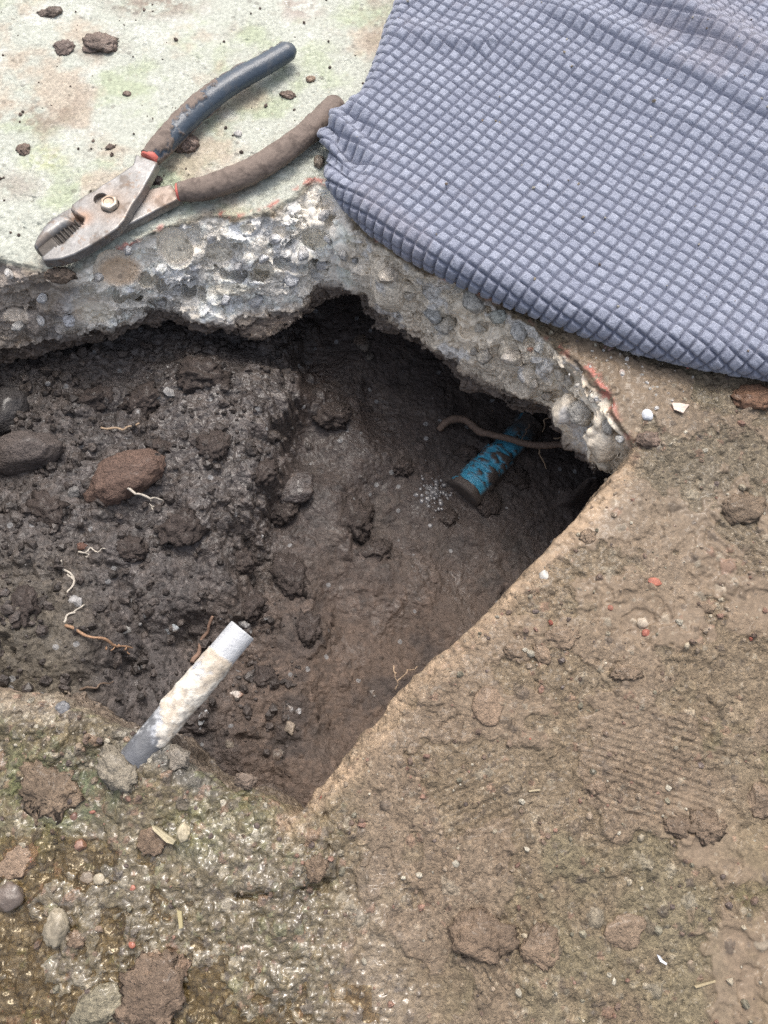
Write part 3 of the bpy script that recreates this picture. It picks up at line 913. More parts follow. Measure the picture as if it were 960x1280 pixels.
# ------------------------------------------------------------------ slip-joint pliers
root = bpy.data.objects.new("slip_joint_pliers", None)
sc.collection.objects.link(root)
root['label'] = "open slip joint pliers with mud-caked dark grips lying on the pale concrete"
root['category'] = "pliers"
base_p = U(150, 240, 0.0)
root.location = base_p
PL_INV = Matrix.Translation(Vector(-base_p))


def sdf_mesh(name, build, lo, hi, dx, mat, colf):
    xs = [np.arange(lo[i], hi[i], dx, dtype=np.float32) for i in range(3)]
    X, Y = np.meshgrid(xs[0], xs[1], indexing='ij')
    Sv = build(X, Y, xs[2])
    g = openvdb.FloatGrid(dx * 4)
    g.copyFromArray(np.clip(Sv, -dx * 4, dx * 4).astype(np.float32))
    P, Q = g.convertToQuads(isovalue=0.0)
    V = P.astype(np.float32) * dx + np.array(lo, dtype=np.float32)
    return mesh_data(name, V, Q.astype(np.int32)[:, ::-1], mat, colf(V))


def slab_sd(sd2, zs, z0, z1, r):
    zc, hz = (z0 + z1) / 2, (z1 - z0) / 2
    out = np.empty(sd2.shape + (len(zs),), np.float32)
    for k, z in enumerate(zs):
        a = sd2 + r; b = abs(z - zc) - hz + r
        out[:, :, k] = np.sqrt(np.maximum(a, 0) ** 2 + max(b, 0) ** 2) + np.minimum(np.maximum(a, b), 0) - r
    return out


def W2(pts, z):
    return [U(a, b, z)[:2] for a, b in pts]


FRONT = [(170, 193), (166, 206), (155, 214), (140, 224), (128, 231), (119, 238), (108, 243), (99, 249), (90, 256), (88, 262), (98, 269), (105, 273), (104, 279), (95, 288), (79, 304), (67, 309), (52, 321),
         (54, 326), (76, 324), (93, 318), (110, 309), (133, 295), (146, 286), (155, 276), (165, 257), (177, 240), (188, 220), (197, 203)]
BACK_JAW = [(40, 306), (44, 295), (53, 281), (64, 270), (76, 265), (86, 268), (93, 276), (78, 282), (60, 296), (44, 309)]
BACK_BODY = [(70, 268), (88, 258), (110, 250), (140, 246), (175, 238), (213, 229), (226, 246), (200, 259), (180, 270), (158, 281), (140, 290), (110, 296), (90, 290), (76, 280)]
TEETH = [(76, 279), (94, 274), (104, 285), (72, 312), (60, 296)]
TIPFL = [(44, 308), (62, 294), (74, 308), (54, 322)]
f2 = np.array(W2(FRONT, 0.016)); j2 = np.array(W2(BACK_JAW, 0.015)); b2 = np.array(W2(BACK_BODY, 0.009)); t2 = np.array(W2(TEETH, 0.012)); p2 = np.array(W2(TIPFL, 0.012))
hole = U(126, 249, 0.016)[:2]; bolt = U(136.5, 254, 0.018)[:2]
tdir = np.array(W2([(63, 297), (88, 281)], 0.012)); tdir = (tdir[1] - tdir[0]) / np.linalg.norm(tdir[1] - tdir[0])


def steel_col(V):
    c = np.zeros((len(V), 4), np.float32)
    c[:, :3] = (0.225, 0.218, 0.21)
    n = fbm(V[:, 0], V[:, 1], V[:, 2], 0.012, 5, 0.6, off=401)
    mixc(c, (0.165, 0.12, 0.088), sstep(0.05, 0.4, n) * 0.5)
    mixc(c, (0.31, 0.305, 0.30), sstep(0.0, 0.4, -n) * 0.6)
    n2 = fbm(V[:, 0], V[:, 1], V[:, 2], 0.004, 4, 0.6, off=411)
    mixc(c, (0.2, 0.14, 0.10), sstep(0.2, 0.45, n2) * 0.6)
    px, py = UP(V[:, 0], V[:, 1], V[:, 2])
    mixc(c, (0.3, 0.17, 0.1), blob(px, py, 103, 272, 12, 9, 0.8) * 0.7)
    mixc(c, (0.24, 0.17, 0.12), blob(px, py, 140, 256, 24, 20, 0.7) * 0.5)
    mixc(c, (0.27, 0.19, 0.14), blob(px, py, 205, 245, 25, 16, 0.7) * 0.6)
    c[:, 3] = np.clip(0.75 - 0.9 * sstep(0.0, 0.4, n), 0.2, 1)
    return c


def build_front(X, Y, zs):
    s = slab_sd(seg_dist(X, Y, f2), zs, 0.0085, 0.0165, 0.0012)
    cyl = np.minimum(np.hypot(X - hole[0], Y - hole[1]) - 0.0048, np.hypot(X - bolt[0], Y - bolt[1]) - 0.0062)
    s = np.maximum(s, -np.maximum(cyl[:, :, None], 0.0125 - zs[None, None, :]))
    ph = (X * tdir[0] + Y * tdir[1]) / 0.0024 * 2 * math.pi
    near = seg_dist(X, Y, t2)
    g = (np.where(near < 0.002, 0.0005 * np.sin(ph), 0))[:, :, None]
    return s + g


def build_back(X, Y, zs):
    s = slab_sd(seg_dist(X, Y, j2), zs, 0.0015, 0.0155, 0.0045)
    s = np.minimum(s, slab_sd(seg_dist(X, Y, b2), zs, 0.0015, 0.0085, 0.0012))
    return s


def build_teeth(X, Y, zs):
    s = slab_sd(seg_dist(X, Y, t2), zs, 0.0015, 0.0125, 0.0004)
    ph = (X * tdir[0] + Y * tdir[1]) / 0.0032 * 2 * math.pi
    s = s + (0.0008 + 0.0008 * np.sin(ph))[:, :, None]
    return np.minimum(s, slab_sd(seg_dist(X, Y, p2), zs, 0.0015, 0.0122, 0.0004))


lo = np.minimum(f2.min(0), np.minimum(b2.min(0), j2.min(0))) - 0.004
hi = np.maximum(f2.max(0), b2.max(0)) + 0.004


def pl_part(name, me, parent, **k):
    o = put(name, me, parent, **k)
    o.matrix_parent_inverse = PL_INV
    return o


lo3, hi3 = (lo[0], lo[1], -0.001), (hi[0], hi[1], 0.020)
front = pl_part("lower_jaw", sdf_mesh("lower_jaw", build_front, lo3, hi3, 0.0005, M_STEEL, steel_col), root)
back = pl_part("upper_jaw", sdf_mesh("upper_jaw", build_back, lo3, hi3, 0.0005, M_STEEL, steel_col), root)


def dark_col(V):
    c = colour_mesh(V, (0.07, 0.062, 0.055), 0.3, 3, 0.5, 0.004)
    return c


pl_part("jaw_teeth", sdf_mesh("jaw_teeth", build_teeth, lo3, hi3, 0.0004, M_STEEL, dark_col), root)


def build_bolt(X, Y, zs):
    dx, dy = X - bolt[0], Y - bolt[1]
    d = np.full(X.shape, -1.0, np.float32)
    for k in range(6):
        a = math.radians(60 * k + 12)
        d = np.maximum(d, dx * math.cos(a) + dy * math.sin(a) - 0.0056)
    d = np.maximum(d, np.hypot(dx, dy) - 0.0061)
    s = slab_sd(d, zs, 0.010, 0.0200, 0.0012)
    return np.maximum(s, -np.maximum((np.hypot(dx, dy) - 0.0036)[:, :, None], 0.0192 - zs[None, None, :]))


pl_part("pivot_bolt", sdf_mesh("pivot_bolt", build_bolt, (bolt[0] - .009, bolt[1] - .009, 0.008), (bolt[0] + .009, bolt[1] + .009, 0.023), 0.0004, M_STEEL,
                               lambda V: colour_mesh(V, (0.50, 0.45, 0.38), 0.2, 4, 0.7, 0.004, (0.36, 0.27, 0.2))), root)


def grip(pts, zs, w, hgt, mudf, seed):
    P = spline([tuple(U(a, b, z)) for (a, b), z in zip(pts, zs)], 150)
    n = len(P)
    t = np.linspace(0, 1, n)
    R = np.stack([np.interp(t, [0, .06, .3, .75, .97, 1], np.array([.72, .86, 1, .93, .88, .55]) * w), np.interp(t, [0, .06, .3, .75, .97, 1], np.array([.75, .9, 1, .95, .88, .5]) * hgt)], -1)
    SEG = 64
    V, F = tube(P, R, SEG)
    V = V.astype(np.float32)
    C = np.vstack([np.repeat(P, SEG, axis=0), P[:1], P[-1:]]).astype(np.float32)
    nrm = V - C
    L = np.linalg.norm(nrm, axis=1)[:, None]; L[L < 1e-6] = 1
    nrm = nrm / L
    tt_ = np.r_[np.repeat(t, SEG), 0, 1].astype(np.float32)
    a = np.r_[np.tile(np.arange(SEG) / SEG * 2 * math.pi, n), 0, 0].astype(np.float32)
    n1 = fbm(V[:, 0], V[:, 1], V[:, 2], 0.016, 5, 0.6, off=seed)
    n2_ = fbm(V[:, 0], V[:, 1], V[:, 2], 0.005, 4, 0.6, off=seed + 9)
    m = sstep(0.0, 0.07, mudf(tt_, a) + 0.6 * n1 + 0.4 * n2_)
    n3_ = fbm(V[:, 0], V[:, 1], V[:, 2], 0.0028, 3, 0.65, off=seed + 19, ridged=True)
    V = V + nrm * (m * (0.0008 + 0.0007 * np.clip(n1 + n2_, -0.5, 1) + 0.0003 * n3_) + 0.00008 * n2_)[:, None]
    c = np.zeros((len(V), 4), np.float32)
    c[:, :3] = (0.045, 0.062, 0.085)
    mixc(c, (0.10, 0.10, 0.10), sstep(0.1, 0.5, n2_) * 0.4)
    mixc(c, (0.175, 0.135, 0.110), m * 0.95)
    mixc(c, (0.09, 0.068, 0.056), m * sstep(0.1, 0.4, n2_) * 0.7)
    c[:, 3] = 0.95 - 0.8 * m
    c[len(V) - 2:, :] = c[0]
    return V, F, c, P, R


ga = grip([(187, 198), (204, 180), (232, 150), (264, 122), (300, 98), (336, 78), (366, 60)], [.0125, .0125, .0125, .012, .0115, .011, .0105], .0088, .0072,
          lambda t, a: 0.75 - 1.25 * t + 0.55 * np.cos(a - 3.6) - 0.05, 501)
gb = grip([(224, 240), (252, 236), (290, 224), (330, 205), (370, 177), (400, 151), (423, 126)], [.0082, .0085, .0088, .009, .009, .009, .009], .0083, .0070,
          lambda t, a: 0.55 - 0.25 * t + 0.35 * np.sin(a), 521)
for (V, F, c, P, R), lab in ((ga, "dark blue-grey dipped grip half covered in dried mud"), (gb, "brown mud-covered dipped grip")):
    g_ = pl_part("grip", tube_mesh("grip", V, F, M_GRIP, c), root, label=lab)
    # red band where the dip ends
    d = P[0] - P[4]; d /= np.linalg.norm(d)
    Pb = np.array([P[1] + d * s for s in (-0.002, -0.0012, 0.0005, 0.0022, 0.0028)])
    Rb = np.array([(R[3, 0] * k, R[3, 1] * k) for k in (1.0, 1.06, 1.05, 1.0, 0.9)])
    Vb, Fb = tube(Pb, Rb, 40, 0.05, 3)
    cb = colour_mesh(Vb.astype(np.float32), (0.52, 0.13, 0.10), 0.25, 5, 0.5, 0.006, (0.42, 0.16, 0.12))
    bnd = put("red_band", tube_mesh("red_band", Vb, Fb, M_GRIP, cb), g_)

# ------------------------------------------------------------------ towel
TW_R = 0.0125
SIL = [(512, -40), (490, 30), (470, 88), (452, 128), (418, 146), (400, 166), (404, 200), (412, 232), (432, 258), (462, 286), (505, 316), (560, 345), (620, 371), (680, 395),
       (740, 417), (800, 437), (860, 452), (960, 470), (1120, 486), (1180, 300), (1150, -130), (530, -150)]
sil = np.array([U(a, b, TW_R)[:2] for a, b in SIL])
eA = U(660, 312.5)[:2] - U(560, 250)[:2]; eA /= np.linalg.norm(eA)
eB = np.array((-eA[1], eA[0]))
orig = U(600, 250)[:2]
ab = np.stack([(sil - orig) @ eA, (sil - orig) @ eB], -1)
CS = 0.00088
ra = np.arange(ab[:, 0].min() - 0.035, ab[:, 0].max() + 0.035, CS, dtype=np.float32)
rb = np.arange(ab[:, 1].min() - 0.035, ab[:, 1].max() + 0.035, CS, dtype=np.float32)
CA, CB = np.meshgrid(ra, rb, indexing='ij')
wz1 = fbm(CA, CB, CA * 0, 0.11, 3, off=601); wz2 = fbm(CA, CB, CA * 0, 0.12, 3, off=611)
CX = orig[0] + CA * eA[0] + CB * eB[0]
CY = orig[1] + CA * eA[1] + CB * eB[1]
sdw = seg_dist(CX, CY, sil)
# smooth direction away from the edge
blur = sdw.copy()
for _ in range(14):
    blur = (blur + np.roll(blur, 1, 0) + np.roll(blur, -1, 0) + np.roll(blur, 1, 1) + np.roll(blur, -1, 1)) / 5
g0, g1 = np.gradient(blur, CS)
gl = np.sqrt(g0 * g0 + g1 * g1) + 1e-6
g0, g1 = g0 / gl, g1 / gl
NX, NY = g0 * eA[0] + g1 * eB[0], g0 * eA[1] + g1 * eB[1]
D = blur + TW_R
th = np.clip(D / TW_R, 0, 3.05)
keep = blur < -TW_R + TW_R * 3.0
dd = np.maximum(D, 0)
TX = CX - NX * dd + NX * TW_R * np.sin(th)
TY = CY - NY * dd + NY * TW_R * np.sin(th)
TZ = TW_R + TW_R * np.cos(th) + 0.0015
mN = np.sin(th)
nxv, nyv, nzv = NX * mN, NY * mN, np.cos(th)
tpx, tpy = UP(TX, TY, TZ)
# long soft folds at the upper right, and a pucker at the tucked corner
def fold(pts, a, w1, w2):
    d = seg_dist(tpx, tpy, pts, False)
    mx = np.interp(tpx, [p[0] for p in pts], [p[1] for p in pts])
    s = np.where(tpy > mx, d, -d)                     # below the ridge positive
    prof = np.where(s > 0, np.exp(-(s / w1) ** 2), np.exp(-(s / w2) ** 2))
    endf = sstep(pts[0][0] - 30, pts[0][0] + 70, tpx)
    return a * prof * endf
bump = fold([(770, -20), (840, 30), (900, 80), (980, 130), (1100, 190)], 0.015, 18, 46)
bump += fold([(650, 10), (730, 40), (800, 72), (880, 112), (960, 155), (1100, 220)], 0.011, 15, 30)
bump += fold([(700, -30), (800, 20), (880, 62), (960, 96), (1100, 150)], 0.007, 13, 22)
bump += fold([(560, 15), (640, 50), (740, 95), (860, 150), (960, 200), (1100, 270)], 0.006, 24, 44)
bump += fold([(480, 40), (540, 50), (600, 62)], 0.005, 10, 16)
bump += 0.0035 * fbm(CX, CY, CX * 0, 0.12, 3, off=621) * np.clip(nzv, 0, 1)
corner = blob(tpx, tpy, 425, 175, 40, 40, 0.7)
bump += corner * (0.004 * np.sin((tpx - tpy) / 7.0) - 0.004)
bump -= blob(tpx, tpy, 432, 200, 14, 26, 0.8, -40) * 0.006
# waffle cells
cell_a, cell_b = 0.0085, 0.0083
pa = (CA + 0.005 * wz1) / cell_a; pb = (CB + 0.005 * wz2) / cell_b
fa = np.abs(pa - np.floor(pa) - 0.5) * 2; fb = np.abs(pb - np.floor(pb) - 0.5) * 2      # 0 centre .. 1 edge
ja = np.floor(pa).astype(int); jb = np.floor(pb).astype(int)
cid = TAB[ja & 63, jb & 63, 7]
ea = sstep(0.99, 0.6, fa); eb = sstep(1.0, 0.66, fb)
ch = np.minimum(ea, eb) * (0.85 + 0.3 * cid)
fz = fbm(CX, CY, CX * 0, 0.0024, 3, 0.7, off=641)
CH = 0.0025 * ch + 0.00045 * fz * (0.3 + ch)
off = CH + bump
TV = np.stack([TX + nxv * off, TY + nyv * off, np.maximum(TZ + nzv * off, 0.0012)], -1).reshape(-1, 3)
TF = grid_faces(len(ra), len(rb), keep)[:, ::-1]
tc_ = np.zeros((TV.shape[0], 4), np.float32)
chf = ch.reshape(-1)
tc_[:, :3] = (0.245, 0.264, 0.328)
mixc(tc_, (0.30, 0.322, 0.392), np.clip(0.5 * cid.reshape(-1) + 0.8 * fz.reshape(-1), 0, 1) * chf * 0.8)
mixc(tc_, (0.105, 0.115, 0.165), (1 - chf) * 0.8)      # shade painted into the grooves between the cells
dirt = fbm(TV[:, 0], TV[:, 1], TV[:, 2], 0.07, 5, 0.65, off=651)
mixc(tc_, (0.26, 0.25, 0.29), sstep(0.1, 0.5, dirt) * 0.5)
tc_[:, 3] = 0.2
TV, TF, tc_ = compact(TV, TF, tc_)
towel = put("towel", mesh_data("towel", TV, TF, M_TOWEL, tc_), label="folded blue-grey waffle-weave towel lying on the slab beside the hole", cat="towel")

# ------------------------------------------------------------------ pipe stub
pa0 = U(170, 946, 0.003); pa1 = U(303, 788, 0.006)
ax = pa1 - pa0; Lp = np.linalg.norm(ax); ax /= Lp
ua = np.cross(ax, (0, 0, 1.0)); ua /= np.linalg.norm(ua); ub = np.cross(ua, ax)
RP = 0.0083
prof = [(s * Lp, RP) for s in np.linspace(-0.03, 1.0, 130)] + [(Lp + 0.0004, RP - 0.0004), (Lp, RP - 0.0012)] + [(Lp - k, RP - 0.0014) for k in (0.001, 0.01, 0.04)]
SEG = 72
PV, PF = [], []
an = np.arange(SEG) / SEG * 2 * math.pi
for (s, r) in prof:
    PV.append(pa0 + ax * s + (np.cos(an)[:, None] * ua + np.sin(an)[:, None] * ub) * r)
PV = np.vstack(PV).astype(np.float32)
PF = grid_faces(len(prof), SEG)
wrap = np.array([(i * SEG + SEG - 1, i * SEG, (i + 1) * SEG, (i + 1) * SEG + SEG - 1) for i in range(len(prof) - 1)])
PF = np.vstack([PF, wrap])[:, ::-1]
ps = np.repeat(np.array([s for s, r in prof]) / Lp, SEG).astype(np.float32)
pang = np.tile(an, len(prof)).astype(np.float32)
outer = np.repeat(np.array([r > RP - 0.0003 for s, r in prof]), SEG)
pn1 = fbm(PV[:, 0], PV[:, 1], PV[:, 2], 0.018, 5, 0.6, off=701)
pn2 = fbm(PV[:, 0], PV[:, 1], PV[:, 2], 0.005, 4, 0.65, off=711)
crust = sstep(0.0, 0.12, 0.25 + 0.5 * pn1 + 0.2 * pn2 - 1.5 * sstep(0.76, 0.88, ps + 0.08 * pn1 + 0.05 * pn2) - 0.75 * sstep(0.26, 0.08, ps + 0.14 * np.cos(pang + 0.6) + 0.1 * pn2) - 0.3 * blob(ps * 100, pang * 10, 62, 20, 8, 8, 0.6)) * outer
ctr = pa0 + np.outer(ps * Lp, ax)
nr = PV - ctr; nr /= np.linalg.norm(nr, axis=1)[:, None]
PV = PV + nr * (crust * (0.0006 + 0.0011 * np.clip(pn2, -0.6, 1)))[:, None]
pc_ = np.zeros((len(PV), 4), np.float32)
pc_[:, :3] = (0.47, 0.48, 0.49)
mixc(pc_, (0.30, 0.32, 0.36), sstep(0.1, 0.35, pn1) * sstep(0.8, 0.6, ps) * 0.7)
mixc(pc_, (0.47, 0.40, 0.31), crust * 0.92)
mixc(pc_, (0.66, 0.63, 0.56), crust * sstep(0.0, 0.35, pn1 + 0.6 * pn2) * 0.7)
mixc(pc_, (0.33, 0.25, 0.17), crust * sstep(0.1, 0.4, -pn1) * 0.6)
mixc(pc_, (0.24, 0.22, 0.2), sstep(0.12, 0.4, fbm(PV[:, 0], PV[:, 1], PV[:, 2], 0.007, 5, 0.7, off=741)) * sstep(0.85, 0.7, ps) * 0.6)
mixc(pc_, (0.7, 0.7, 0.68), sstep(0.45, 0.6, pn2) * sstep(0.4, 0.2, ps) * 0.8)
mixc(pc_, (0.055, 0.057, 0.063), sstep(0.30, 0.18, ps + 0.3 * pn1 + 0.2 * pn2) * (1 - crust) * 0.85)
mixc(pc_, (0.7, 0.7, 0.68), sstep(0.35, 0.5, pn2) * sstep(0.4, 0.2, ps) * 0.8)
mixc(pc_, (0.08, 0.07, 0.06), (~outer) * (ps < 0.985) * 1.0)
pc_[:, 3] = np.clip(0.85 - 0.8 * crust - 0.5 * sstep(0.5, 0.3, ps), 0, 1)
put("pipe_stub", mesh_data("pipe_stub", PV, PF, M_PIPE, pc_), label="cut white-grey metal pipe crusted with cement leaning over the hole", cat="pipe")

# ------------------------------------------------------------------ blue pipe fitting in the soil
bA = on_soil(582, 622); bB = on_soil(658, 542)
bz = max(bA[2], bB[2]) + 0.004
bA = U(580, 617, bA[2] + 0.001); bB = U(664, 532, bB[2] - 0.004)
broot = bpy.data.objects.new("blue_pipe_fitting", None); sc.collection.objects.link(broot)
broot.location = bA
broot['label'] = "bright blue plastic pipe fitting smeared with mud, half buried in the hole"
broot['category'] = "pipe fitting"
bax = bB - bA; Lb = np.linalg.norm(bax); bax /= Lb
bu = np.cross(bax, (0, 0, 1.0)); bu /= np.linalg.norm(bu); bv = np.cross(bu, bax)


def lathe_b(name, prof, cells):
    SEG = 56
    an = np.arange(SEG) / SEG * 2 * math.pi
    ss = np.array([p[0] for p in prof]); rr = np.array([p[1] for p in prof])
    V = (ss[:, None, None] * bax + rr[:, None, None] * (np.cos(an)[None, :, None] * bu + np.sin(an)[None, :, None] * bv)).reshape(-1, 3).astype(np.float32)
    F = grid_faces(len(prof), SEG)
    wr = np.array([(i * SEG + SEG - 1, i * SEG, (i + 1) * SEG, (i + 1) * SEG + SEG - 1) for i in range(len(prof) - 1)])
    F = np.vstack([F, wr])[:, ::-1]
    s_ = np.repeat(ss, SEG).astype(np.float32); a_ = np.tile(an, len(prof)).astype(np.float32)
    n1 = fbm(V[:, 0], V[:, 1], V[:, 2], 0.012, 4, 0.6, off=721); n2 = fbm(V[:, 0], V[:, 1], V[:, 2], 0.004, 3, 0.6, off=731)
    if cells:
        ga_ = np.abs(((s_ + 0.0004 * n1) / 0.0125) % 1 - 0.5) * 2; gb_ = np.abs(((a_ + 0.04 * n1) / 0.85) % 1 - 0.5) * 2
        ci = TAB[np.floor(s_ / 0.0125).astype(int) & 63, np.floor(a_ / 0.62).astype(int) & 63, 3]
        blue = sstep(1.0, 0.88, np.maximum(ga_, 0.97 * gb_) + 0.1 * n2) * sstep(0.2, 0.08, n1 + 0.7 * n2) * sstep(0.085, 0.05, s_)
        blue *= sstep(1.25, 0.9, np.abs(a_ - 1.75))
    else:
        blue = sstep(0.25, 0.4, n1)
    V2 = V + np.repeat(rr, SEG)[:, None] * 0
    nrm = V - np.outer(s_, bax); nrm /= np.linalg.norm(nrm, axis=1)[:, None] + 1e-9
    V2 = V2 + nrm.astype(np.float32) * ((1 - blue) * (0.0012 + 0.0014 * n2 + 0.0012 * n1))[:, None]
    c = np.zeros((len(V), 4), np.float32)
    c[:, :3] = (0.07, 0.056, 0.048)
    mixc(c, (0.06, 0.29, 0.43), blue)
    mixc(c, (0.12, 0.36, 0.46), blue * sstep(0, 0.4, n2) * 0.5)
    c[:, 3] = 0.3 + 0.5 * blue
    return mesh_data(name, V2, F, M_BLUE, c)


RB = 0.0145
put("collar", lathe_b("collar", [(-0.003, 0.0), (-0.003, RB * .7)] + [(s, RB * 1.08) for s in np.linspace(-0.0025, 0.004, 10)] + [(0.0045, RB)], False), broot)
put("fitting_body", lathe_b("fitting_body", [(s, RB) for s in np.linspace(0.0045, 0.048, 70)] + [(0.049, RB * .86)] + [(s, RB * .84) for s in np.linspace(0.05, Lb, 40)], True), broot)
p = on_soil(652, 524)
V, F = clod(77, 0.007, (1.2, .6, .4), 0.25, 2)
put("blue_plastic_scrap", mesh_data("blue_plastic_scrap", V, F, M_BLUE, colour_mesh(V, (0.015, 0.14, 0.22), 0.3, 2, .4, .006, (0.06, 0.05, 0.045))), label="small scrap of blue plastic in the dark above the blue fitting", cat="plastic scrap",
    loc=tuple(p + np.array((0, 0, 0.003))), rot=(0, 0, 0.6))

# ------------------------------------------------------------------ roots and twigs
def strand(name, label, cat, pts, r0, r1, colr, onto="soil", lifts=None, wob=0.15, n=40, branches=(), wig=0.0015):
    def world(pp, lf):
        out = []
        for k, q in enumerate(pp):
            b = on_soil(q[0], q[1]) if onto == "soil" else on_ground(q[0], q[1])
            l = lf[k] if lf else r0 * 0.8
            out.append(U(q[0], q[1], b[2] + l))
        return out
    g = np.random.default_rng(len(label) * 7 + int(pts[0][0]))
    lifts = lifts or [r0 * 2.2] * len(pts)
    wob = max(wob, 0.45)
    def one(pp, lf, a, b):
        P = spline(world(pp, lf), n)
        k = np.linspace(0, 1, n)
        for ax_ in range(2):
            P[:, ax_] += wig * np.sin(k * (9 + 7 * g.random()) + 6 * g.random()) * (0.4 + g.random()) * np.sin(np.pi * k)
        return tube(P, np.linspace(a, b, n), 8, wob, int(pp[0][0]))
    V, F = one(pts, lifts, r0, r1)
    c = colour_mesh(V.astype(np.float32), colr, 0.3, 3, 0.25, 0.008)
    o = put(name, tube_mesh(name, V, F, M_ROOT, c), None, label, cat)
    for bp in branches:
        Vb, Fb = one(bp, None, r0 * 0.65, r1 * 0.6)
        put("branch", tube_mesh("branch", Vb, Fb, M_ROOT, colour_mesh(Vb.astype(np.float32), tuple(k * 1.15 for k in colr), 0.3, 4, 0.25, 0.008)), o)
    return o


WHT, TAN, BRN, ORG = (0.42, 0.38, 0.32), (0.33, 0.24, 0.16), (0.14, 0.098, 0.07), (0.33, 0.2, 0.12)
strand("tree_root", "long brown root crossing over the blue fitting to the slab", "root", [(548, 538), (562, 526), (578, 524), (598, 538), (625, 548), (660, 553), (700, 557), (745, 562)], 0.0034, 0.0028, (0.15, 0.105, 0.08), lifts=[.002, .008, .012, .016, .02, .024, .028, .032], wob=0.35, n=80)
strand("rootlet", "thin brown rootlet dangling under the broken edge above the long root", "root", [(690, 505), (684, 520), (678, 540)], 0.0006, 0.0004, TAN, lifts=[.03, .03, .028])
strand("rootlet", "pale hair root hanging just below the long brown root", "root", [(672, 556), (676, 570), (683, 586)], 0.0006, 0.0004, TAN, lifts=[.02, .016, .008])
strand("rootlet", "curved hair root at the right end of the long brown root", "root", [(692, 548), (706, 548), (720, 560)], 0.0006, 0.0005, TAN, lifts=[.03, .03, .028])
strand("rootlet", "short hair root left of the dangling rootlet above the blue fitting", "root", [(662, 530), (657, 540), (652, 550)], 0.0006, 0.0004, BRN, lifts=[.03, .028, .026])
strand("twig", "small pale twig lying above the reddish stone", "twig", [(126, 535), (140, 536), (160, 535), (174, 529)], 0.0010, 0.0007, TAN, lifts=[.003, .004, .004, .003])
strand("rootlet", "forked pale rootlet sticking out of the reddish stone", "root", [(160, 610), (172, 618), (188, 622), (203, 625)], 0.0010, 0.0006, WHT, lifts=[.012, .013, .012, .008], branches=[[(186, 622), (190, 632), (192, 638)]])
strand("rootlet", "wiggly white rootlet on the crumbly soil below the reddish stone", "root", [(76, 700), (80, 712), (90, 725), (86, 738), (91, 752)], 0.0009, 0.0006, WHT, wig=0.002, branches=[[(84, 718), (92, 724), (96, 728)]])
strand("rootlet", "thin white rootlet beside the small reddish lump in the crumbly soil", "root", [(98, 690), (115, 688), (132, 686)], 0.0007, 0.0004, WHT, branches=[[(105, 690), (112, 698)]])
strand("twig", "orange-brown forked twig lying left of the metal pipe", "twig", [(82, 782), (98, 788), (120, 798), (146, 806), (166, 810)], 0.0011, 0.0005, ORG, lifts=[.003, .004, .005, .005, .004], branches=[[(148, 806), (158, 812), (162, 818)], [(132, 812), (140, 809), (150, 808)]])
strand("rootlet", "short white rootlet rising from the end of the orange-brown twig", "root", [(80, 778), (86, 770), (96, 762), (106, 756)], 0.0008, 0.0005, WHT)
strand("tree_root", "straight brown root in the soil behind the metal pipe", "root", [(240, 828), (252, 805), (266, 770)], 0.0016, 0.0011, (0.19, 0.12, 0.085), lifts=[.004, .006, .004])
strand("rootlet", "faint brown rootlet in the shade above the lower left slab edge", "root", [(100, 862), (120, 858), (142, 852)], 0.0007, 0.0005, BRN)
strand("rootlet", "pale hair root curling at the foot of the saw cut edge", "root", [(494, 862), (500, 848), (512, 838), (522, 833)], 0.0005, 0.0003, TAN, lifts=[.006, .01, .012, .012])
strand("rootlet", "upright hair root beside the curling one near the saw cut", "root", [(492, 832), (494, 842), (497, 854)], 0.0005, 0.0003, TAN, lifts=[.01, .01, .008])

# ------------------------------------------------------------------ stones in the pit
def pit_lump(name, label, cat, px, py, rpx, base, **k):
    p = on_soil(px, py)
    if cat in ('pebble', 'stone chip', 'shell fragment', 'brick crumb'):
        k.setdefault('rough', .55); k['cuts'] = 11; k['cut'] = .5; k.setdefault('sink', .42); k.setdefault('second', (.12, .09, .07)); k['mat'] = M_CLOD
        base = tuple(b * 0.8 for b in base)
    sc_px = (F_PX * CT + (py - 640) * ST) / (CAM_H - p[2])
    return lump(name, label, cat, p, rpx / sc_px, base, **k)


def top_lump(name, label, cat, px, py, rpx, base, **k):
    p = on_ground(px, py)
    sc_px = (F_PX * CT + (py - 640) * ST) / CAM_H
    return lump(name, label, cat, p, rpx / sc_px, base, **k)


pit_lump("red_stone", "reddish brown clay stone stuck in the crumbly soil", "stone", 154, 598, 45, (0.135, 0.088, 0.068), mat=M_CLOD, sxyz=(1, .62, .5), ang=24, seed=211, rough=.3, sub=4, cuts=4, cut=.85, fine=.14, sink=.46, wet=.1, second=(0.095, 0.073, 0.06))
pit_lump("dark_stone", "flat dark stone with a rounded end at the left edge of the soil", "stone", 28, 568, 48, (0.085, 0.07, 0.063), mat=M_CLOD, sxyz=(1, .52, .5), ang=14, seed=12, rough=.12, sub=4, cuts=5, cut=.8, fine=.07, sink=.42, wet=.3)
pit_lump("dark_stone", "dark wet stone half hidden under the slab at the left edge", "stone", 6, 518, 34, (0.04, 0.036, 0.035), mat=M_CLOD, sxyz=(.8, 1, .6), ang=-20, seed=13, rough=.25, sub=4, cuts=5, cut=.8, fine=.07, sink=.42, wet=.5)
pit_lump("wet_soil_bulge", "smooth wet bulge of soil at the foot of the crumbly soil step", "stone", 368, 612, 26, (0.068, 0.056, 0.052), mat=M_SOIL, sxyz=(1, .75, .4), ang=10, seed=14, rough=.4, sub=4, cuts=4, fine=.1, sink=.45, wet=.7, second=(0.085, 0.066, 0.056))  # bulge of the wet soil itself, modelled as an added lump for its sheen
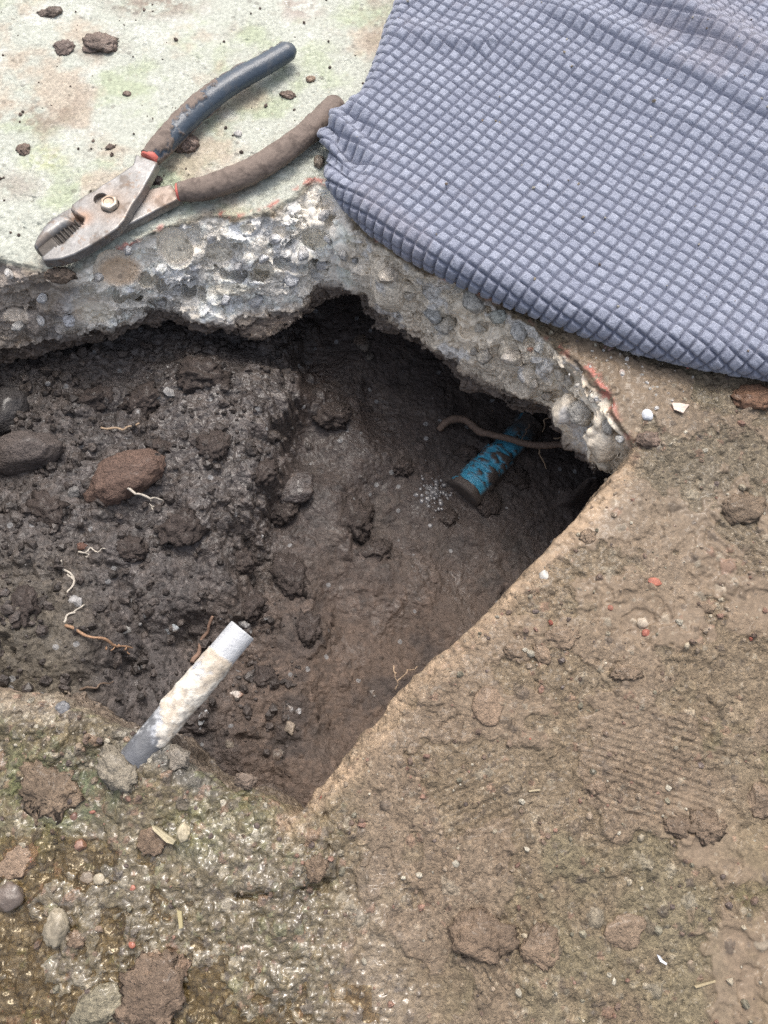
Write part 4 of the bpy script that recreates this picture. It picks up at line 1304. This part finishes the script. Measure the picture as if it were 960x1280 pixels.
pit_lump("pebble", "small grey pebble below the dark flat stone", "pebble", 92, 612, 10, (0.2, 0.19, 0.18), mat=M_STONE, seed=15, sub=3, wet=.3)
pit_lump("stone_chip", "pale blue-grey flat chip on the soil left of the pipe end", "stone chip", 212, 786, 15, (0.40, 0.44, 0.46), mat=M_STONE, sxyz=(1, .55, .25), ang=12, seed=16, sub=3, cuts=9, wet=.6)
pit_lump("pebble", "small grey pebble between the orange twig and the pale chip", "pebble", 155, 788, 8, (0.30, 0.29, 0.27), mat=M_STONE, seed=17, sub=3, wet=.4)
pit_lump("stone_chip", "bright white flake on the soil right of the metal pipe", "stone chip", 362, 886, 11, (0.62, 0.64, 0.66), mat=M_STONE, sxyz=(1, .5, .3), ang=-35, seed=18, sub=3, cuts=9, wet=.7)
pit_lump("stone_chip", "small white grain touching the bright white flake", "stone chip", 373, 890, 5, (0.58, 0.58, 0.58), mat=M_STONE, sxyz=(1, .8, .5), seed=19, sub=2, wet=.6)
pit_lump("shell_fragment", "thin white shell fragment beside the lower part of the pipe", "shell fragment", 253, 898, 12, (0.55, 0.56, 0.56), mat=M_STONE, sxyz=(1, .4, .3), ang=65, seed=20, sub=3, wet=.5)
pit_lump("shell_fragment", "pinkish shell fragment in the soil right of the pipe", "shell fragment", 294, 869, 14, (0.42, 0.27, 0.2), mat=M_STONE, sxyz=(1, .4, .3), ang=8, seed=21, sub=3, wet=.5, second=(0.5, 0.45, 0.4))
pit_lump("pebble", "round grey pebble just above the bottom corner of the hole", "pebble", 348, 942, 8, (0.32, 0.29, 0.25), mat=M_STONE, seed=22, sub=3, wet=.3)
pit_lump("pebble", "tan pebble below the bright white flake", "pebble", 362, 909, 9, (0.33, 0.27, 0.21), mat=M_STONE, seed=23, sub=3, wet=.3)
pit_lump("pebble", "pale pebble beside the pipe, under its middle", "pebble", 287, 930, 8, (0.33, 0.28, 0.22), mat=M_STONE, seed=24, sub=3, wet=.3)
pit_lump("pebble", "white grain near the foot of the saw cut", "pebble", 466, 867, 6, (0.45, 0.43, 0.4), mat=M_STONE, seed=25, sub=3, wet=.3)
pit_lump("brick_crumb", "small red crumb on the soil under the orange twig", "brick crumb", 147, 826, 6, (0.38, 0.09, 0.05), mat=M_STONE, seed=26, sub=2, wet=.3)
pit_lump("brick_crumb", "red-brown lump beside the thin white rootlet", "brick crumb", 98, 684, 12, (0.17, 0.09, 0.065), mat=M_STONE, sxyz=(1, .5, .4), seed=27, sub=3, wet=.2)
pit_lump("pebble", "dim pebble in the dark hollow below the towel corner", "pebble", 452, 428, 12, (0.15, 0.13, 0.11), mat=M_STONE, seed=28, sub=3, wet=.2)
pit_lump("pebble", "tiny pebble beneath the dim one in the dark hollow", "pebble", 463, 446, 7, (0.16, 0.14, 0.12), mat=M_STONE, seed=29, sub=3, wet=.2)
for q, (px, py, rp, lab) in enumerate([(250, 470, 24, "soil clod high on the bank below the far slab"), (180, 500, 18, "soil clod on the bank above the small pale twig"), (270, 560, 20, "soil clod on the bank right of the reddish stone"), (60, 640, 22, "soil clod on the bank below the flat dark stone"), (160, 690, 18, "soil clod on the bank below the reddish stone"), (230, 660, 22, "soil clod midway between reddish stone and pipe end"), (30, 760, 24, "soil clod at the left edge left of the orange-brown twig"), (200, 560, 14, "soil clod touching the right end of the reddish stone"), (115, 500, 20, "soil clod between the shaded left stone and the small pale twig"), (330, 590, 18, "soil clod on the crest of the crumbly step"), (440, 655, 26, "knobbly soil clod in the middle of the pit floor"), (455, 640, 15, "smaller soil clod resting against the knobbly one on the pit floor"), (352, 640, 18, "soil clod just below the smooth wet soil bulge"), (310, 760, 20, "soil clod lying above the open end of the pipe"),
                                       (365, 725, 24, "broken soil clod midway down the pit floor below the wet soil bulge"), (300, 700, 17, "soil clod at the lower end of the crumbly step"), (470, 690, 20, "low soil clod below the knobbly one towards the saw cut"), (385, 790, 18, "soil clod on the brown slope right of the pipe end"), (330, 850, 16, "soil clod just above the pinkish shell"),
                                       (410, 520, 22, "soil clod on the shaded pit floor right of the step"), (505, 585, 14, "soil clod left of the droplet patch"), (612, 634, 15, "soil clod against the lower flank of the blue fitting"), (646, 596, 14, "soil clod on the right flank of the blue fitting"), (584, 566, 13, "soil clod on the upper flank of the blue fitting"), (560, 648, 12, "soil clod under the open end of the blue fitting")]):
    pit_lump("soil_clod", lab, "soil clod", px, py, rp * .85, (0.056, 0.043, 0.037), sxyz=(1, .8, .45), ang=q * 47, seed=60 + q, rough=.6, sub=4, fine=.42, cuts=3, sink=.42, wet=.15, group="soil clods on the pit floor")

# wet droplets by the blue fitting, beads modelled to carry the glints
g = np.random.default_rng(5)
FV, FF, FC, nv = [], [], [], 0
V1, F1 = ICO[2]
for q in range(210):
    a, r_ = g.random() * 6.28, abs(g.normal()) * 12
    p = on_soil(543 + r_ * math.cos(a) * 0.9, 616 + r_ * math.sin(a) * 1.35)
    rr = 0.0007 + 0.0022 * g.random() ** 3
    FV.append(V1 * (rr, rr * (.7 + .6 * g.random()), rr * .5) + p.astype(np.float32)); FF.append(F1 + nv); nv += len(V1)
FV = np.vstack(FV)
put("wet_droplets", mesh_data("wet_droplets", FV, np.vstack(FF), M_STONE, np.tile((0.10, 0.096, 0.098, 1.0), (len(FV), 1))), kind="stuff", label="patch of glistening wet droplets on the soil by the blue fitting")

# ------------------------------------------------------------------ clods, stones and chips lying on the slab
MUD, MUDR, DRK = (0.20, 0.145, 0.105), (0.22, 0.14, 0.10), (0.135, 0.10, 0.08)
TOPS = [
    ("mud_clod", "largest dark clod of mud on the pale concrete above the pliers", "mud clod", 126, 55, 19, (.15, .115, .095), dict(sxyz=(1, .8, .45), seed=101, sub=4, fine=.25)),
    ("mud_clod", "small dark mud clod between the largest clod and the top left corner", "mud clod", 81, 61, 10, (.13, .1, .085), dict(seed=102)),
    ("mud_clod", "flat mud clod near the top edge of the pale concrete, above the others", "mud clod", 64, 17, 12, (.14, .11, .09), dict(sxyz=(1, .6, .5), ang=15, seed=103)),
    ("mud_clod", "lone mud clod on the pale concrete above the greenish stain", "mud clod", 30, 186, 8, DRK, dict(seed=104)),
    ("mud_clod", "small mud pellet on the concrete left of the upper grip", "mud clod", 138, 184, 5, DRK, dict(seed=105)),
    ("mud_clod", "round mud pellet on the concrete halfway between greenish stain and largest clod", "mud clod", 159, 117, 5, DRK, dict(seed=106)),
    ("mud_clod", "brown mud clod right of the tip of the upper grip", "mud clod", 388, 99, 6, MUD, dict(seed=107)),
    ("mud_clod", "dark mud clod between the two grip tips", "mud clod", 360, 119, 8, DRK, dict(sxyz=(1, .6, .5), ang=-25, seed=108)),
    ("mud_clod", "chunky mud clod wedged against the upper grip", "mud clod", 234, 181, 14, (.15, .11, .09), dict(sxyz=(1, .75, .7), ang=25, seed=109, sub=4, fine=.25, sink=.25)),
    ("mud_clod", "dark mud clod in the fork between the two handles", "mud clod", 193, 226, 9, (.07, .055, .05), dict(seed=110, sink=.2)),
    ("mud_clod", "brown mud clod stuck on the bare concrete below the pliers jaw", "mud clod", 78, 345, 16, (.16, .12, .09), dict(sxyz=(1, .55, .5), seed=111)),
    ("concrete_crumb", "tan lump between the towel corner and the lower grip", "concrete crumb", 399, 203, 9, (.33, .27, .21), dict(sxyz=(.7, 1, .7), seed=112)),
    ("concrete_crumb", "white crumb between the pliers handles", "concrete crumb", 297, 168, 5, (.62, .6, .57), dict(seed=113)),
    ("mud_clod", "broad dark mud clod on the mud below the white pebble", "mud clod", 925, 634, 28, (.155, .115, .085), dict(sxyz=(1, .72, .5), seed=114, sub=4, fine=.22, sink=.25, ang=10)),
    ("pebble", "round white pebble near the right end of the broken edge", "pebble", 808, 520, 8, (.60, .61, .63), dict(mat=M_STONE, sxyz=(.9, 1, .75), seed=115, rough=.15, cuts=4, fine=.02, sink=.2)),
    ("brick_chip", "flat bright red chip lying on the mud", "brick chip", 817, 727, 9, (.50, .11, .06), dict(mat=M_STONE, sxyz=(1, .65, .35), seed=116, ang=-10, cuts=10)),
    ("brick_chip", "small dark red chip below the tan pebble", "brick chip", 807, 791, 6, (.42, .08, .05), dict(mat=M_STONE, seed=117, cuts=10)),
    ("pebble", "tan pebble just above the small dark red chip", "pebble", 803, 779, 7, (.40, .33, .25), dict(mat=M_STONE, seed=118)),
    ("brick_chip", "tiny orange-red chip left of the flat red chip", "brick chip", 763, 760, 4, (.42, .13, .08), dict(mat=M_STONE, seed=119)),
    ("mud_lump", "smooth pinkish-brown mud lump near the saw cut", "mud clod", 612, 884, 27, (.245, .165, .12), dict(sxyz=(.85, 1, .35), seed=120, rough=.25, sub=4, fine=.06, sink=.4)),
    ("mud_clod", "big crumbly mud clod near the middle of the bottom", "mud clod", 603, 1168, 35, (.215, .145, .105), dict(sxyz=(1, .8, .4), seed=121, sub=4, fine=.25, sink=.4)),
    ("mud_clod", "crumbly mud clod right of the big bottom one", "mud clod", 672, 1184, 26, (.21, .145, .105), dict(sxyz=(.75, 1, .45), seed=122, sub=4, fine=.3, sink=.38, ang=-10)),
    ("mud_clod", "smooth wedge of mud right of the two crumbly bottom clods", "mud clod", 781, 1164, 26, (.21, .15, .11), dict(sxyz=(1, .75, .35), seed=123, sub=4, fine=.08, sink=.4, ang=20)),
    ("mud_clod", "mud lump cut by the right edge below the drag marks", "mud clod", 952, 1000, 22, (.19, .135, .10), dict(sxyz=(.8, 1, .5), seed=124, sub=4, fine=.15, ang=10)),
    ("mud_clod", "dark ragged mud clod below the comb-like drag marks", "mud clod", 885, 1035, 24, (.15, .105, .08), dict(sxyz=(1, .7, .5), seed=125, sub=4, fine=.35)),
    ("mud_clod", "smaller mud clod left of the dark ragged one", "mud clod", 846, 1034, 14, (.18, .125, .095), dict(seed=126, fine=.3)),
    ("mud_clod", "flattened mud lump in the middle of the muddy slab above the smooth lump", "mud clod", 703, 796, 20, (.235, .17, .125), dict(sxyz=(1, .6, .35), seed=127, sub=4, ang=-5)),
    ("mud_clod", "small mud lump under the flattened one", "mud clod", 678, 818, 12, (.21, .145, .105), dict(sxyz=(.8, 1, .5), seed=128)),
    ("mud_clod", "small square mud lump nearest the saw cut above the smooth lump", "mud clod", 642, 815, 11, (.235, .17, .125), dict(seed=129)),
    ("mud_clod", "dark mud crumb on the middle of the slab, right of the flattened lump", "mud clod", 782, 842, 16, (.16, .115, .085), dict(sxyz=(1, .5, .5), seed=130, fine=.3)),
    ("mud_clod", "mud lump on the upper end of the saw cut edge", "mud clod", 735, 672, 10, (.21, .15, .11), dict(seed=131)),
    ("mud_clod", "mud lump at the corner where broken edge and saw cut meet", "mud clod", 812, 552, 13, (.18, .13, .1), dict(sxyz=(1, .7, .5), seed=132)),
    ("mud_clod", "reddish-brown mud lump beneath the towel's lower right edge", "mud clod", 940, 496, 22, (.23, .13, .08), dict(sxyz=(1.2, .6, .35), seed=133, sub=4)),
    ("pebble", "small white pebble on the saw cut edge", "pebble", 679, 719, 6, (.5, .47, .42), dict(mat=M_STONE, seed=134)),
    ("paint_flake", "pinkish flake among pale grit above the white pebble", "paint flake", 778, 467, 7, (.52, .42, .36), dict(mat=M_CHIP, sxyz=(.6, 1, .25), seed=136)),
    ("paint_flake", "pink flake nearest the towel among the pale grit", "paint flake", 762, 438, 7, (.45, .30, .26), dict(mat=M_CHIP, sxyz=(1, .8, .25), seed=137)),
    ("pebble", "brown smooth pebble in the puddle at the left edge", "pebble", 11, 1121, 17, (.135, .105, .085), dict(mat=M_STONE, sxyz=(1, .9, .6), seed=138, rough=.35, cuts=3, fine=.06, sub=4, wet=.8, sink=.25)),
    ("mud_clod", "pinkish mud clod at the left edge above the brown pebble", "mud clod", 20, 1080, 28, (.27, .18, .13), dict(sxyz=(1, .6, .35), seed=139, ang=35, sub=4, wet=.4)),
    ("concrete_lump", "rough pale stone standing in the wet grit", "stone", 72, 1158, 20, (.28, .24, .175), dict(mat=M_STONE, sxyz=(.7, 1, .55), seed=140, rough=.35, cuts=8, sub=4, fine=.15, wet=.3)),
    ("mud_clod", "small brown lump right of the rough pale stone", "mud clod", 97, 1174, 10, (.19, .12, .085), dict(seed=141, wet=.4)),
    ("concrete_lump", "pale flat stone near the bottom left corner", "stone", 125, 1256, 28, (.23, .2, .135), dict(mat=M_GROUND, sxyz=(1, .6, .3), seed=142, ang=25, rough=.4, sub=4, fine=.2, wet=.3, sink=.42)),
    ("mud_clod", "large reddish crumbly clod at the bottom beside the puddle", "mud clod", 192, 1238, 40, (.205, .135, .10), dict(sxyz=(.9, 1, .36), seed=143, sub=4, fine=.35, sink=.38, wet=.35)),
    ("mud_clod", "crumbly clod touching the top of the large reddish one", "mud clod", 205, 1212, 26, (.22, .13, .095), dict(sxyz=(1, .7, .5), seed=144, sub=4, fine=.35, sink=.35, wet=.35)),
    ("mud_clod", "flat brown mud patch beside the green algae", "mud clod", 62, 985, 28, (.20, .145, .105), dict(sxyz=(.85, 1, .3), seed=245, sub=4, cuts=0, rough=.8, fine=.45, sink=.4)),
    ("pebble", "tan knob of stone beside the yellowish splinter", "pebble", 229, 1041, 10, (.38, .33, .23), dict(mat=M_STONE, sxyz=(.8, 1, .7), seed=146)),
    ("brick_chip", "bright red grain in the wet grit above the brown pebble", "brick chip", 39, 1075, 5, (.5, .1, .05), dict(mat=M_STONE, seed=147, wet=.6)),
    ("brick_chip", "red grain right of the rough pale stone in the puddle", "brick chip", 165, 1181, 5, (.45, .1, .05), dict(mat=M_STONE, seed=148, wet=.6)),
    ("brick_chip", "faint red grain in the middle of the wet grit", "brick chip", 166, 1110, 4, (.45, .13, .08), dict(mat=M_STONE, seed=149, wet=.5)),
    ("brick_chip", "red-brown grain below the green algae patch", "brick chip", 93, 1020, 6, (.22, .09, .065), dict(mat=M_STONE, seed=150, wet=.5)),
    ("brick_chip", "red grain at the right of the green algae patch", "brick chip", 116, 1015, 5, (.36, .1, .07), dict(mat=M_STONE, sxyz=(1, .5, .5), seed=151, wet=.4)),
    ("brick_chip", "reddish lump on the wet grit between algae and puddle", "brick chip", 101, 1056, 8, (.26, .12, .085), dict(mat=M_STONE, seed=152, wet=.4)),
    ("pebble", "small beige pebble in the wet grit above the rough pale stone", "pebble", 125, 1099, 7, (.33, .28, .2), dict(mat=M_STONE, seed=153, wet=.4)),
    ("pebble", "brownish pebble left of the small beige one", "pebble", 109, 1097, 8, (.24, .19, .14), dict(mat=M_STONE, seed=154, wet=.4)),
    ("mud_clod", "brown mud lump on the end of the crack right of the plates", "mud clod", 397, 1086, 18, (.215, .145, .1), dict(sxyz=(.8, 1, .4), seed=155, sub=4, fine=.2)),
    ("mud_clod", "brown lump beside the yellowish splinter", "mud clod", 190, 1052, 16, (.2, .13, .095), dict(seed=156, sub=4, fine=.25)),
    ("mud_clod", "low mud lump at the right of the muddy slab near the dark clod", "mud clod", 880, 760, 15, (.2, .145, .105), dict(sxyz=(1, .6, .35), seed=157)),
    ("mud_clod", "brown crumb between the drag marks and the smooth lump", "mud clod", 748, 985, 10, (.17, .12, .09), dict(seed=158, fine=.3)),
    ("concrete_crumb", "grey stone fragment in the pit-side cement right of the pipe foot", "concrete crumb", 306, 976, 11, (.17, .13, .1), dict(seed=159, rough=.6, fine=.3, sxyz=(1, .7, .45))),
    ("concrete_lump", "grey cement lump at the foot of the metal pipe", "concrete lump", 152, 963, 22, (.27, .235, .18), dict(sxyz=(1, .65, .4), ang=-45, seed=163, rough=.5, sub=4, fine=.3, sink=.42, cuts=4)),
    ("concrete_lump", "low cement lump under the right flank of the pipe foot", "concrete lump", 216, 946, 20, (.25, .22, .18), dict(sxyz=(1, .6, .35), ang=-35, seed=164, rough=.5, sub=4, fine=.3, sink=.42, cuts=4)),
    ("pebble", "dark grey pebble in the cement left of the pipe foot", "pebble", 79, 884, 8, (.17, .17, .175), dict(seed=160, mat=M_STONE, wet=.5)),
    ("lint", "speck of dark lint", "lint", 20, 30, 3, DRK, dict(seed=161)),
]
TOPS.pop()
for (nm, lab, cat, px, py, rp, c, kw) in TOPS:
    kw = dict(kw)
    kw.setdefault('sub', 4 if rp > 7 else 3)
    if cat == 'mud clod':
        kw.setdefault('fine', 0.24); kw.setdefault('cuts', 4); kw.setdefault('rough', 0.5); kw.setdefault('sink', 0.38)
    if cat == 'mud clod' and py > 560:
        c = tuple(0.35 * a + 0.65 * b for a, b in zip(c, (.215, .158, .105)))
        kw['sxyz'] = tuple(np.array(kw.get('sxyz', (1, .85, .5))) * (1, 1, .62)); kw['sink'] = 0.44; rp *= 0.88
    if cat == 'mud clod' and py < 330:
        c = tuple(1.3 * k for k in c); kw['sxyz'] = tuple(np.array(kw.get('sxyz', (1, .85, .5))) * (1, 1, .75)); kw['sink'] = 0.42
    if cat == 'brick chip':
        c = tuple(0.55 * a + 0.45 * b for a, b in zip(c, (.2, .15, .11))); kw['sink'] = 0.42; rp *= 0.85
    kw.setdefault('second', tuple(0.72 * k for k in c))
    top_lump(nm, lab, cat, px, py, rp, c, **kw)

# thin irregular flakes
def flake(name, label, cat, pts, zt, colr, th=0.0008, curl=0.0):
    P = np.array([on_ground(a, b) for a, b in pts])
    c = P.mean(0)
    n = len(P)
    up = np.array((0, 0, zt))
    top = P + up; bot = P + up - (0, 0, th)
    top[:, 2] = c[2] + zt + curl * np.sin(np.arange(n) * 1.7); bot[:, 2] = top[:, 2] - th
    V = np.vstack([top, bot, [c + up + (0, 0, curl * .6)], [c + up - (0, 0, th)]]) - c
    F = []
    for i in range(n):
        j = (i + 1) % n
        F += [(2 * n, i, j), (2 * n + 1, n + j, n + i), (i, n + i, n + j), (i, n + j, j)]
    return put(name, mesh_data(name, V, np.array(F), M_CHIP, colour_mesh(V.astype(np.float32), colr, .2, 3, .2, .006), smooth=False), None, label, cat, loc=tuple(c))


flake("paint_flake", "pale peach flake with ragged outline right of the white pebble", "paint flake", [(838, 506), (848, 507), (860, 508), (856, 513), (852, 519), (847, 517), (841, 514)], 0.0028, (0.62, 0.50, 0.42), curl=.0006)
flake("splinter", "yellowish flat splinter in the broken plates below the pipe", "splinter", [(194, 1031), (200, 1033), (222, 1050), (219, 1055), (212, 1052), (196, 1037)], 0.006, (0.36, 0.31, 0.2), th=.003, curl=.0008)
flake("straw_bit", "small straw-coloured sliver near the bottom crack", "straw", [(224, 1136), (229, 1138), (231, 1158), (226, 1160)], 0.004, (0.33, 0.28, 0.15), th=.0015)
flake("shaving", "tiny white curved shaving on the lower right mud", "shaving", [(819, 1192), (822, 1193), (826, 1199), (831, 1202), (829, 1204), (822, 1200)], 0.0035, (0.62, 0.64, 0.68), curl=.001)
flake("straw_bit", "pale straw sliver on the mud below the smooth lump", "straw", [(660, 988), (674, 986), (675, 988), (661, 990)], 0.002, (0.33, 0.27, 0.17))
flake("straw_bit", "pale straw sliver near the bottom right corner", "straw", [(866, 1231), (892, 1224), (893, 1227), (868, 1234)], 0.002, (0.31, 0.25, 0.15))

# ------------------------------------------------------------------ loose grit: uncountable, one object each
def scatter(name, label, pts, rads, cols, wet, ico, mat, seed):
    g = np.random.default_rng(seed)
    V1, F1 = ICO[ico]
    n = len(pts)
    R = np.empty((n, 3, 3))
    q = g.normal(size=(n, 4)); q /= np.linalg.norm(q, axis=1)[:, None]
    w, x, y, z = q.T
    R[:, 0, 0] = 1 - 2 * (y * y + z * z); R[:, 0, 1] = 2 * (x * y - z * w); R[:, 0, 2] = 2 * (x * z + y * w)
    R[:, 1, 0] = 2 * (x * y + z * w); R[:, 1, 1] = 1 - 2 * (x * x + z * z); R[:, 1, 2] = 2 * (y * z - x * w)
    R[:, 2, 0] = 2 * (x * z - y * w); R[:, 2, 1] = 2 * (y * z + x * w); R[:, 2, 2] = 1 - 2 * (x * x + y * y)
    k = 24
    shapes = []
    for s in range(k):
        sh = V1 * (0.72 + 0.5 * g.random((len(V1), 1))) * (0.65 + 0.6 * g.random(3))
        shapes.append(sh)
    shapes = np.array(shapes)[g.integers(0, k, n)]
    V = np.einsum('nij,nkj->nki', R, shapes) * rads[:, None, None] + pts[:, None]
    F = (F1[None] + (np.arange(n) * len(V1))[:, None, None]).reshape(-1, 3)
    C = np.zeros((n, len(V1), 4), np.float32); C[:, :, :3] = cols[:, None]; C[:, :, 3] = wet
    return put(name, mesh_data(name, V.reshape(-1, 3), F, mat, C.reshape(-1, 4), smooth=ico > 1), kind="stuff", label=label)


def pick(cx0, cx1, cy0, cy1, n, dens, g):
    x = g.uniform(cx0, cx1, n * 3); y = g.uniform(cy0, cy1, n * 3)
    ok = g.random(n * 3) < dens(x, y)
    return x[ok][:n], y[ok][:n]


g = np.random.default_rng(33)
PAL = np.array([(.22, .16, .115), (.17, .12, .09), (.28, .22, .16), (.35, .3, .22), (.2, .18, .13), (.13, .1, .085), (.42, .38, .3), (.25, .15, .11)])
x, y = pick(float(gx[2]), float(gx[-3]), float(gy[2]), float(gy[-3]), 5200, lambda a, b: samp(mud, a, b) * (0.4 + 0.6 * samp(lowleft, a, b)) * (1 - 0.7 * samp(wetzone, a, b)) * (samp(sd_top, a, b) > 0.002) * (0.25 + 0.75 * (samp(n_mid, a, b) > 0)), g)
r = 0.0006 + 0.0017 * g.random(len(x)) ** 2.5
z = samp(H_TOP, x, y) + r * 0.15
ci = g.integers(0, len(PAL), len(x))
cg = PAL[ci] * (0.8 + 0.4 * g.random((len(x), 1)))
cg[g.random(len(x)) < 0.006] = (.33, .11, .075)
scatter("grit", "fine grit and crumbs strewn over the muddy slab", np.stack([x, y, z], -1), r, cg, 0.25, 1, M_CLOD, 41)
x, y = pick(-0.33, 0.2, 0.3, 0.62, 180, lambda a, b: samp(pale, a, b), g)
r = 0.0005 + 0.0016 * g.random(len(x)) ** 3
scatter("mud_specks", "specks of dark mud on the pale concrete", np.stack([x, y, samp(H_TOP, x, y) + r * 0.2], -1), r, np.tile((.12, .09, .075), (len(x), 1)) * (0.7 + 0.6 * g.random((len(x), 1))), 0.2, 1, M_CLOD, 42)
# pale grit below the towel
pts = []
for q in range(140):
    px, py = g.normal(778, 38), g.normal(470, 26)
    pts.append(on_ground(px, py))
pts = np.array(pts); r = 0.0004 + 0.0013 * g.random(len(pts)) ** 2.5
scatter("pale_grit", "pale concrete grit below the towel edge", pts + np.stack([0 * r, 0 * r, r * .4], -1), r, np.array([(.5, .47, .42), (.42, .36, .3), (.55, .53, .5)])[g.integers(0, 3, len(r))], 0.2, 1, M_CLOD, 43)


def ssamp(A, a, b):
    i = np.clip(((a - sx[0]) / DX + 0.5).astype(int), 0, len(sx) - 1); j = np.clip(((b - sy[0]) / DX + 0.5).astype(int), 0, len(sy) - 1)
    return A[i, j]


x, y = pick(-0.33, 0.2, 0.02, 0.40, 3000, lambda a, b: ssamp(sdens, a, b) * (ssamp(rough, a, b) > 0.35) * (ssamp(s_bot, a, b) < 0.05), g)
r = 0.0008 + 0.0042 * g.random(len(x)) ** 3.2
csoil = np.array((.056, .045, .039)) * (0.6 + 0.8 * g.random((len(x), 1)))
csoil[g.random(len(x)) < 0.012] = (.28, .27, .26)
scatter("soil_crumbs", "loose crumbs of dark soil heaped in the hole", np.stack([x, y, ssamp(H_SOIL, x, y) + r * 0.25], -1), r, csoil, 0.35, 1, M_SOIL, 44)

tsel = np.nonzero((TV[:, 2] > TW_R * 1.9) & (TV[:, 0] < 0.33))[0]
tp_ = TV[g.choice(tsel, 150)]
r = 0.0003 + 0.001 * g.random(150) ** 2.5
scatter("towel_crumbs", "crumbs of grit and lint caught on the towel", (tp_ + np.array((0, 0, .0004))).astype(np.float64), r, np.array([(.5, .46, .38), (.2, .15, .11), (.3, .25, .18)])[g.integers(0, 3, 150)], 0.2, 1, M_CLOD, 46)

# ------------------------------------------------------------------ shallow puddle film at the lower left
wx = np.arange(-0.27, 0.02, 0.004); wy = np.arange(-0.13, 0.06, 0.004)
WX, WY = np.meshgrid(wx, wy, indexing='ij')
wpx, wpy = UP(WX, WY, WX * 0)
inside = (seg_dist(wpx, wpy, [(-80, 1060), (60, 1030), (180, 1060), (270, 1110), (300, 1160), (380, 1190), (470, 1230), (490, 1330), (-80, 1330)]) < 0)
M_WATER = bpy.data.materials.new("muddy water film")
M_WATER.use_nodes = True
nt = M_WATER.node_tree
for nd in list(nt.nodes):
    if nd.type == 'BSDF_PRINCIPLED': nt.nodes.remove(nd)
out = [n for n in nt.nodes if n.type == 'OUTPUT_MATERIAL'][0]
tr = nt.nodes.new("ShaderNodeBsdfTransparent"); tr.inputs[0].default_value = (0.92, 0.86, 0.74, 1)
gl = nt.nodes.new("ShaderNodeBsdfGlossy"); gl.inputs['Roughness'].default_value = 0.05
fn = nt.nodes.new("ShaderNodeFresnel"); fn.inputs[0].default_value = 1.45
mx = nt.nodes.new("ShaderNodeMixShader")
tcw = nt.nodes.new("ShaderNodeTexCoord"); nzw = nt.nodes.new("ShaderNodeTexNoise"); nzw.inputs['Scale'].default_value = 110; nzw.inputs['Detail'].default_value = 2
bpw = nt.nodes.new("ShaderNodeBump"); bpw.inputs['Strength'].default_value = 0.5; bpw.inputs['Distance'].default_value = 0.004
nt.links.new(tcw.outputs['Object'], nzw.inputs['Vector']); nt.links.new(nzw.outputs[0], bpw.inputs['Height'])
nt.links.new(bpw.outputs[0], gl.inputs['Normal']); nt.links.new(bpw.outputs[0], fn.inputs['Normal'])
nt.links.new(fn.outputs[0], mx.inputs[0]); nt.links.new(tr.outputs[0], mx.inputs[1]); nt.links.new(gl.outputs[0], mx.inputs[2])
nt.links.new(mx.outputs[0], out.inputs[0])
lvl = np.quantile(H_TOP[(wetzone > 0.6) & (sd_top > 0)], 0.52)
WZ = np.full(WX.shape, lvl) + 0.0002 * fbm(WX.astype(np.float32), WY.astype(np.float32), WX.astype(np.float32) * 0, 0.02, 3)
WVv = np.stack([WX, WY, WZ], -1).reshape(-1, 3)
WF = grid_faces(len(wx), len(wy), inside)[:, ::-1]
WVv, WF = compact(WVv, WF)
put("puddle_water", mesh_data("puddle_water", WVv, WF, M_WATER), kind="structure", label="thin film of muddy water on the slab")
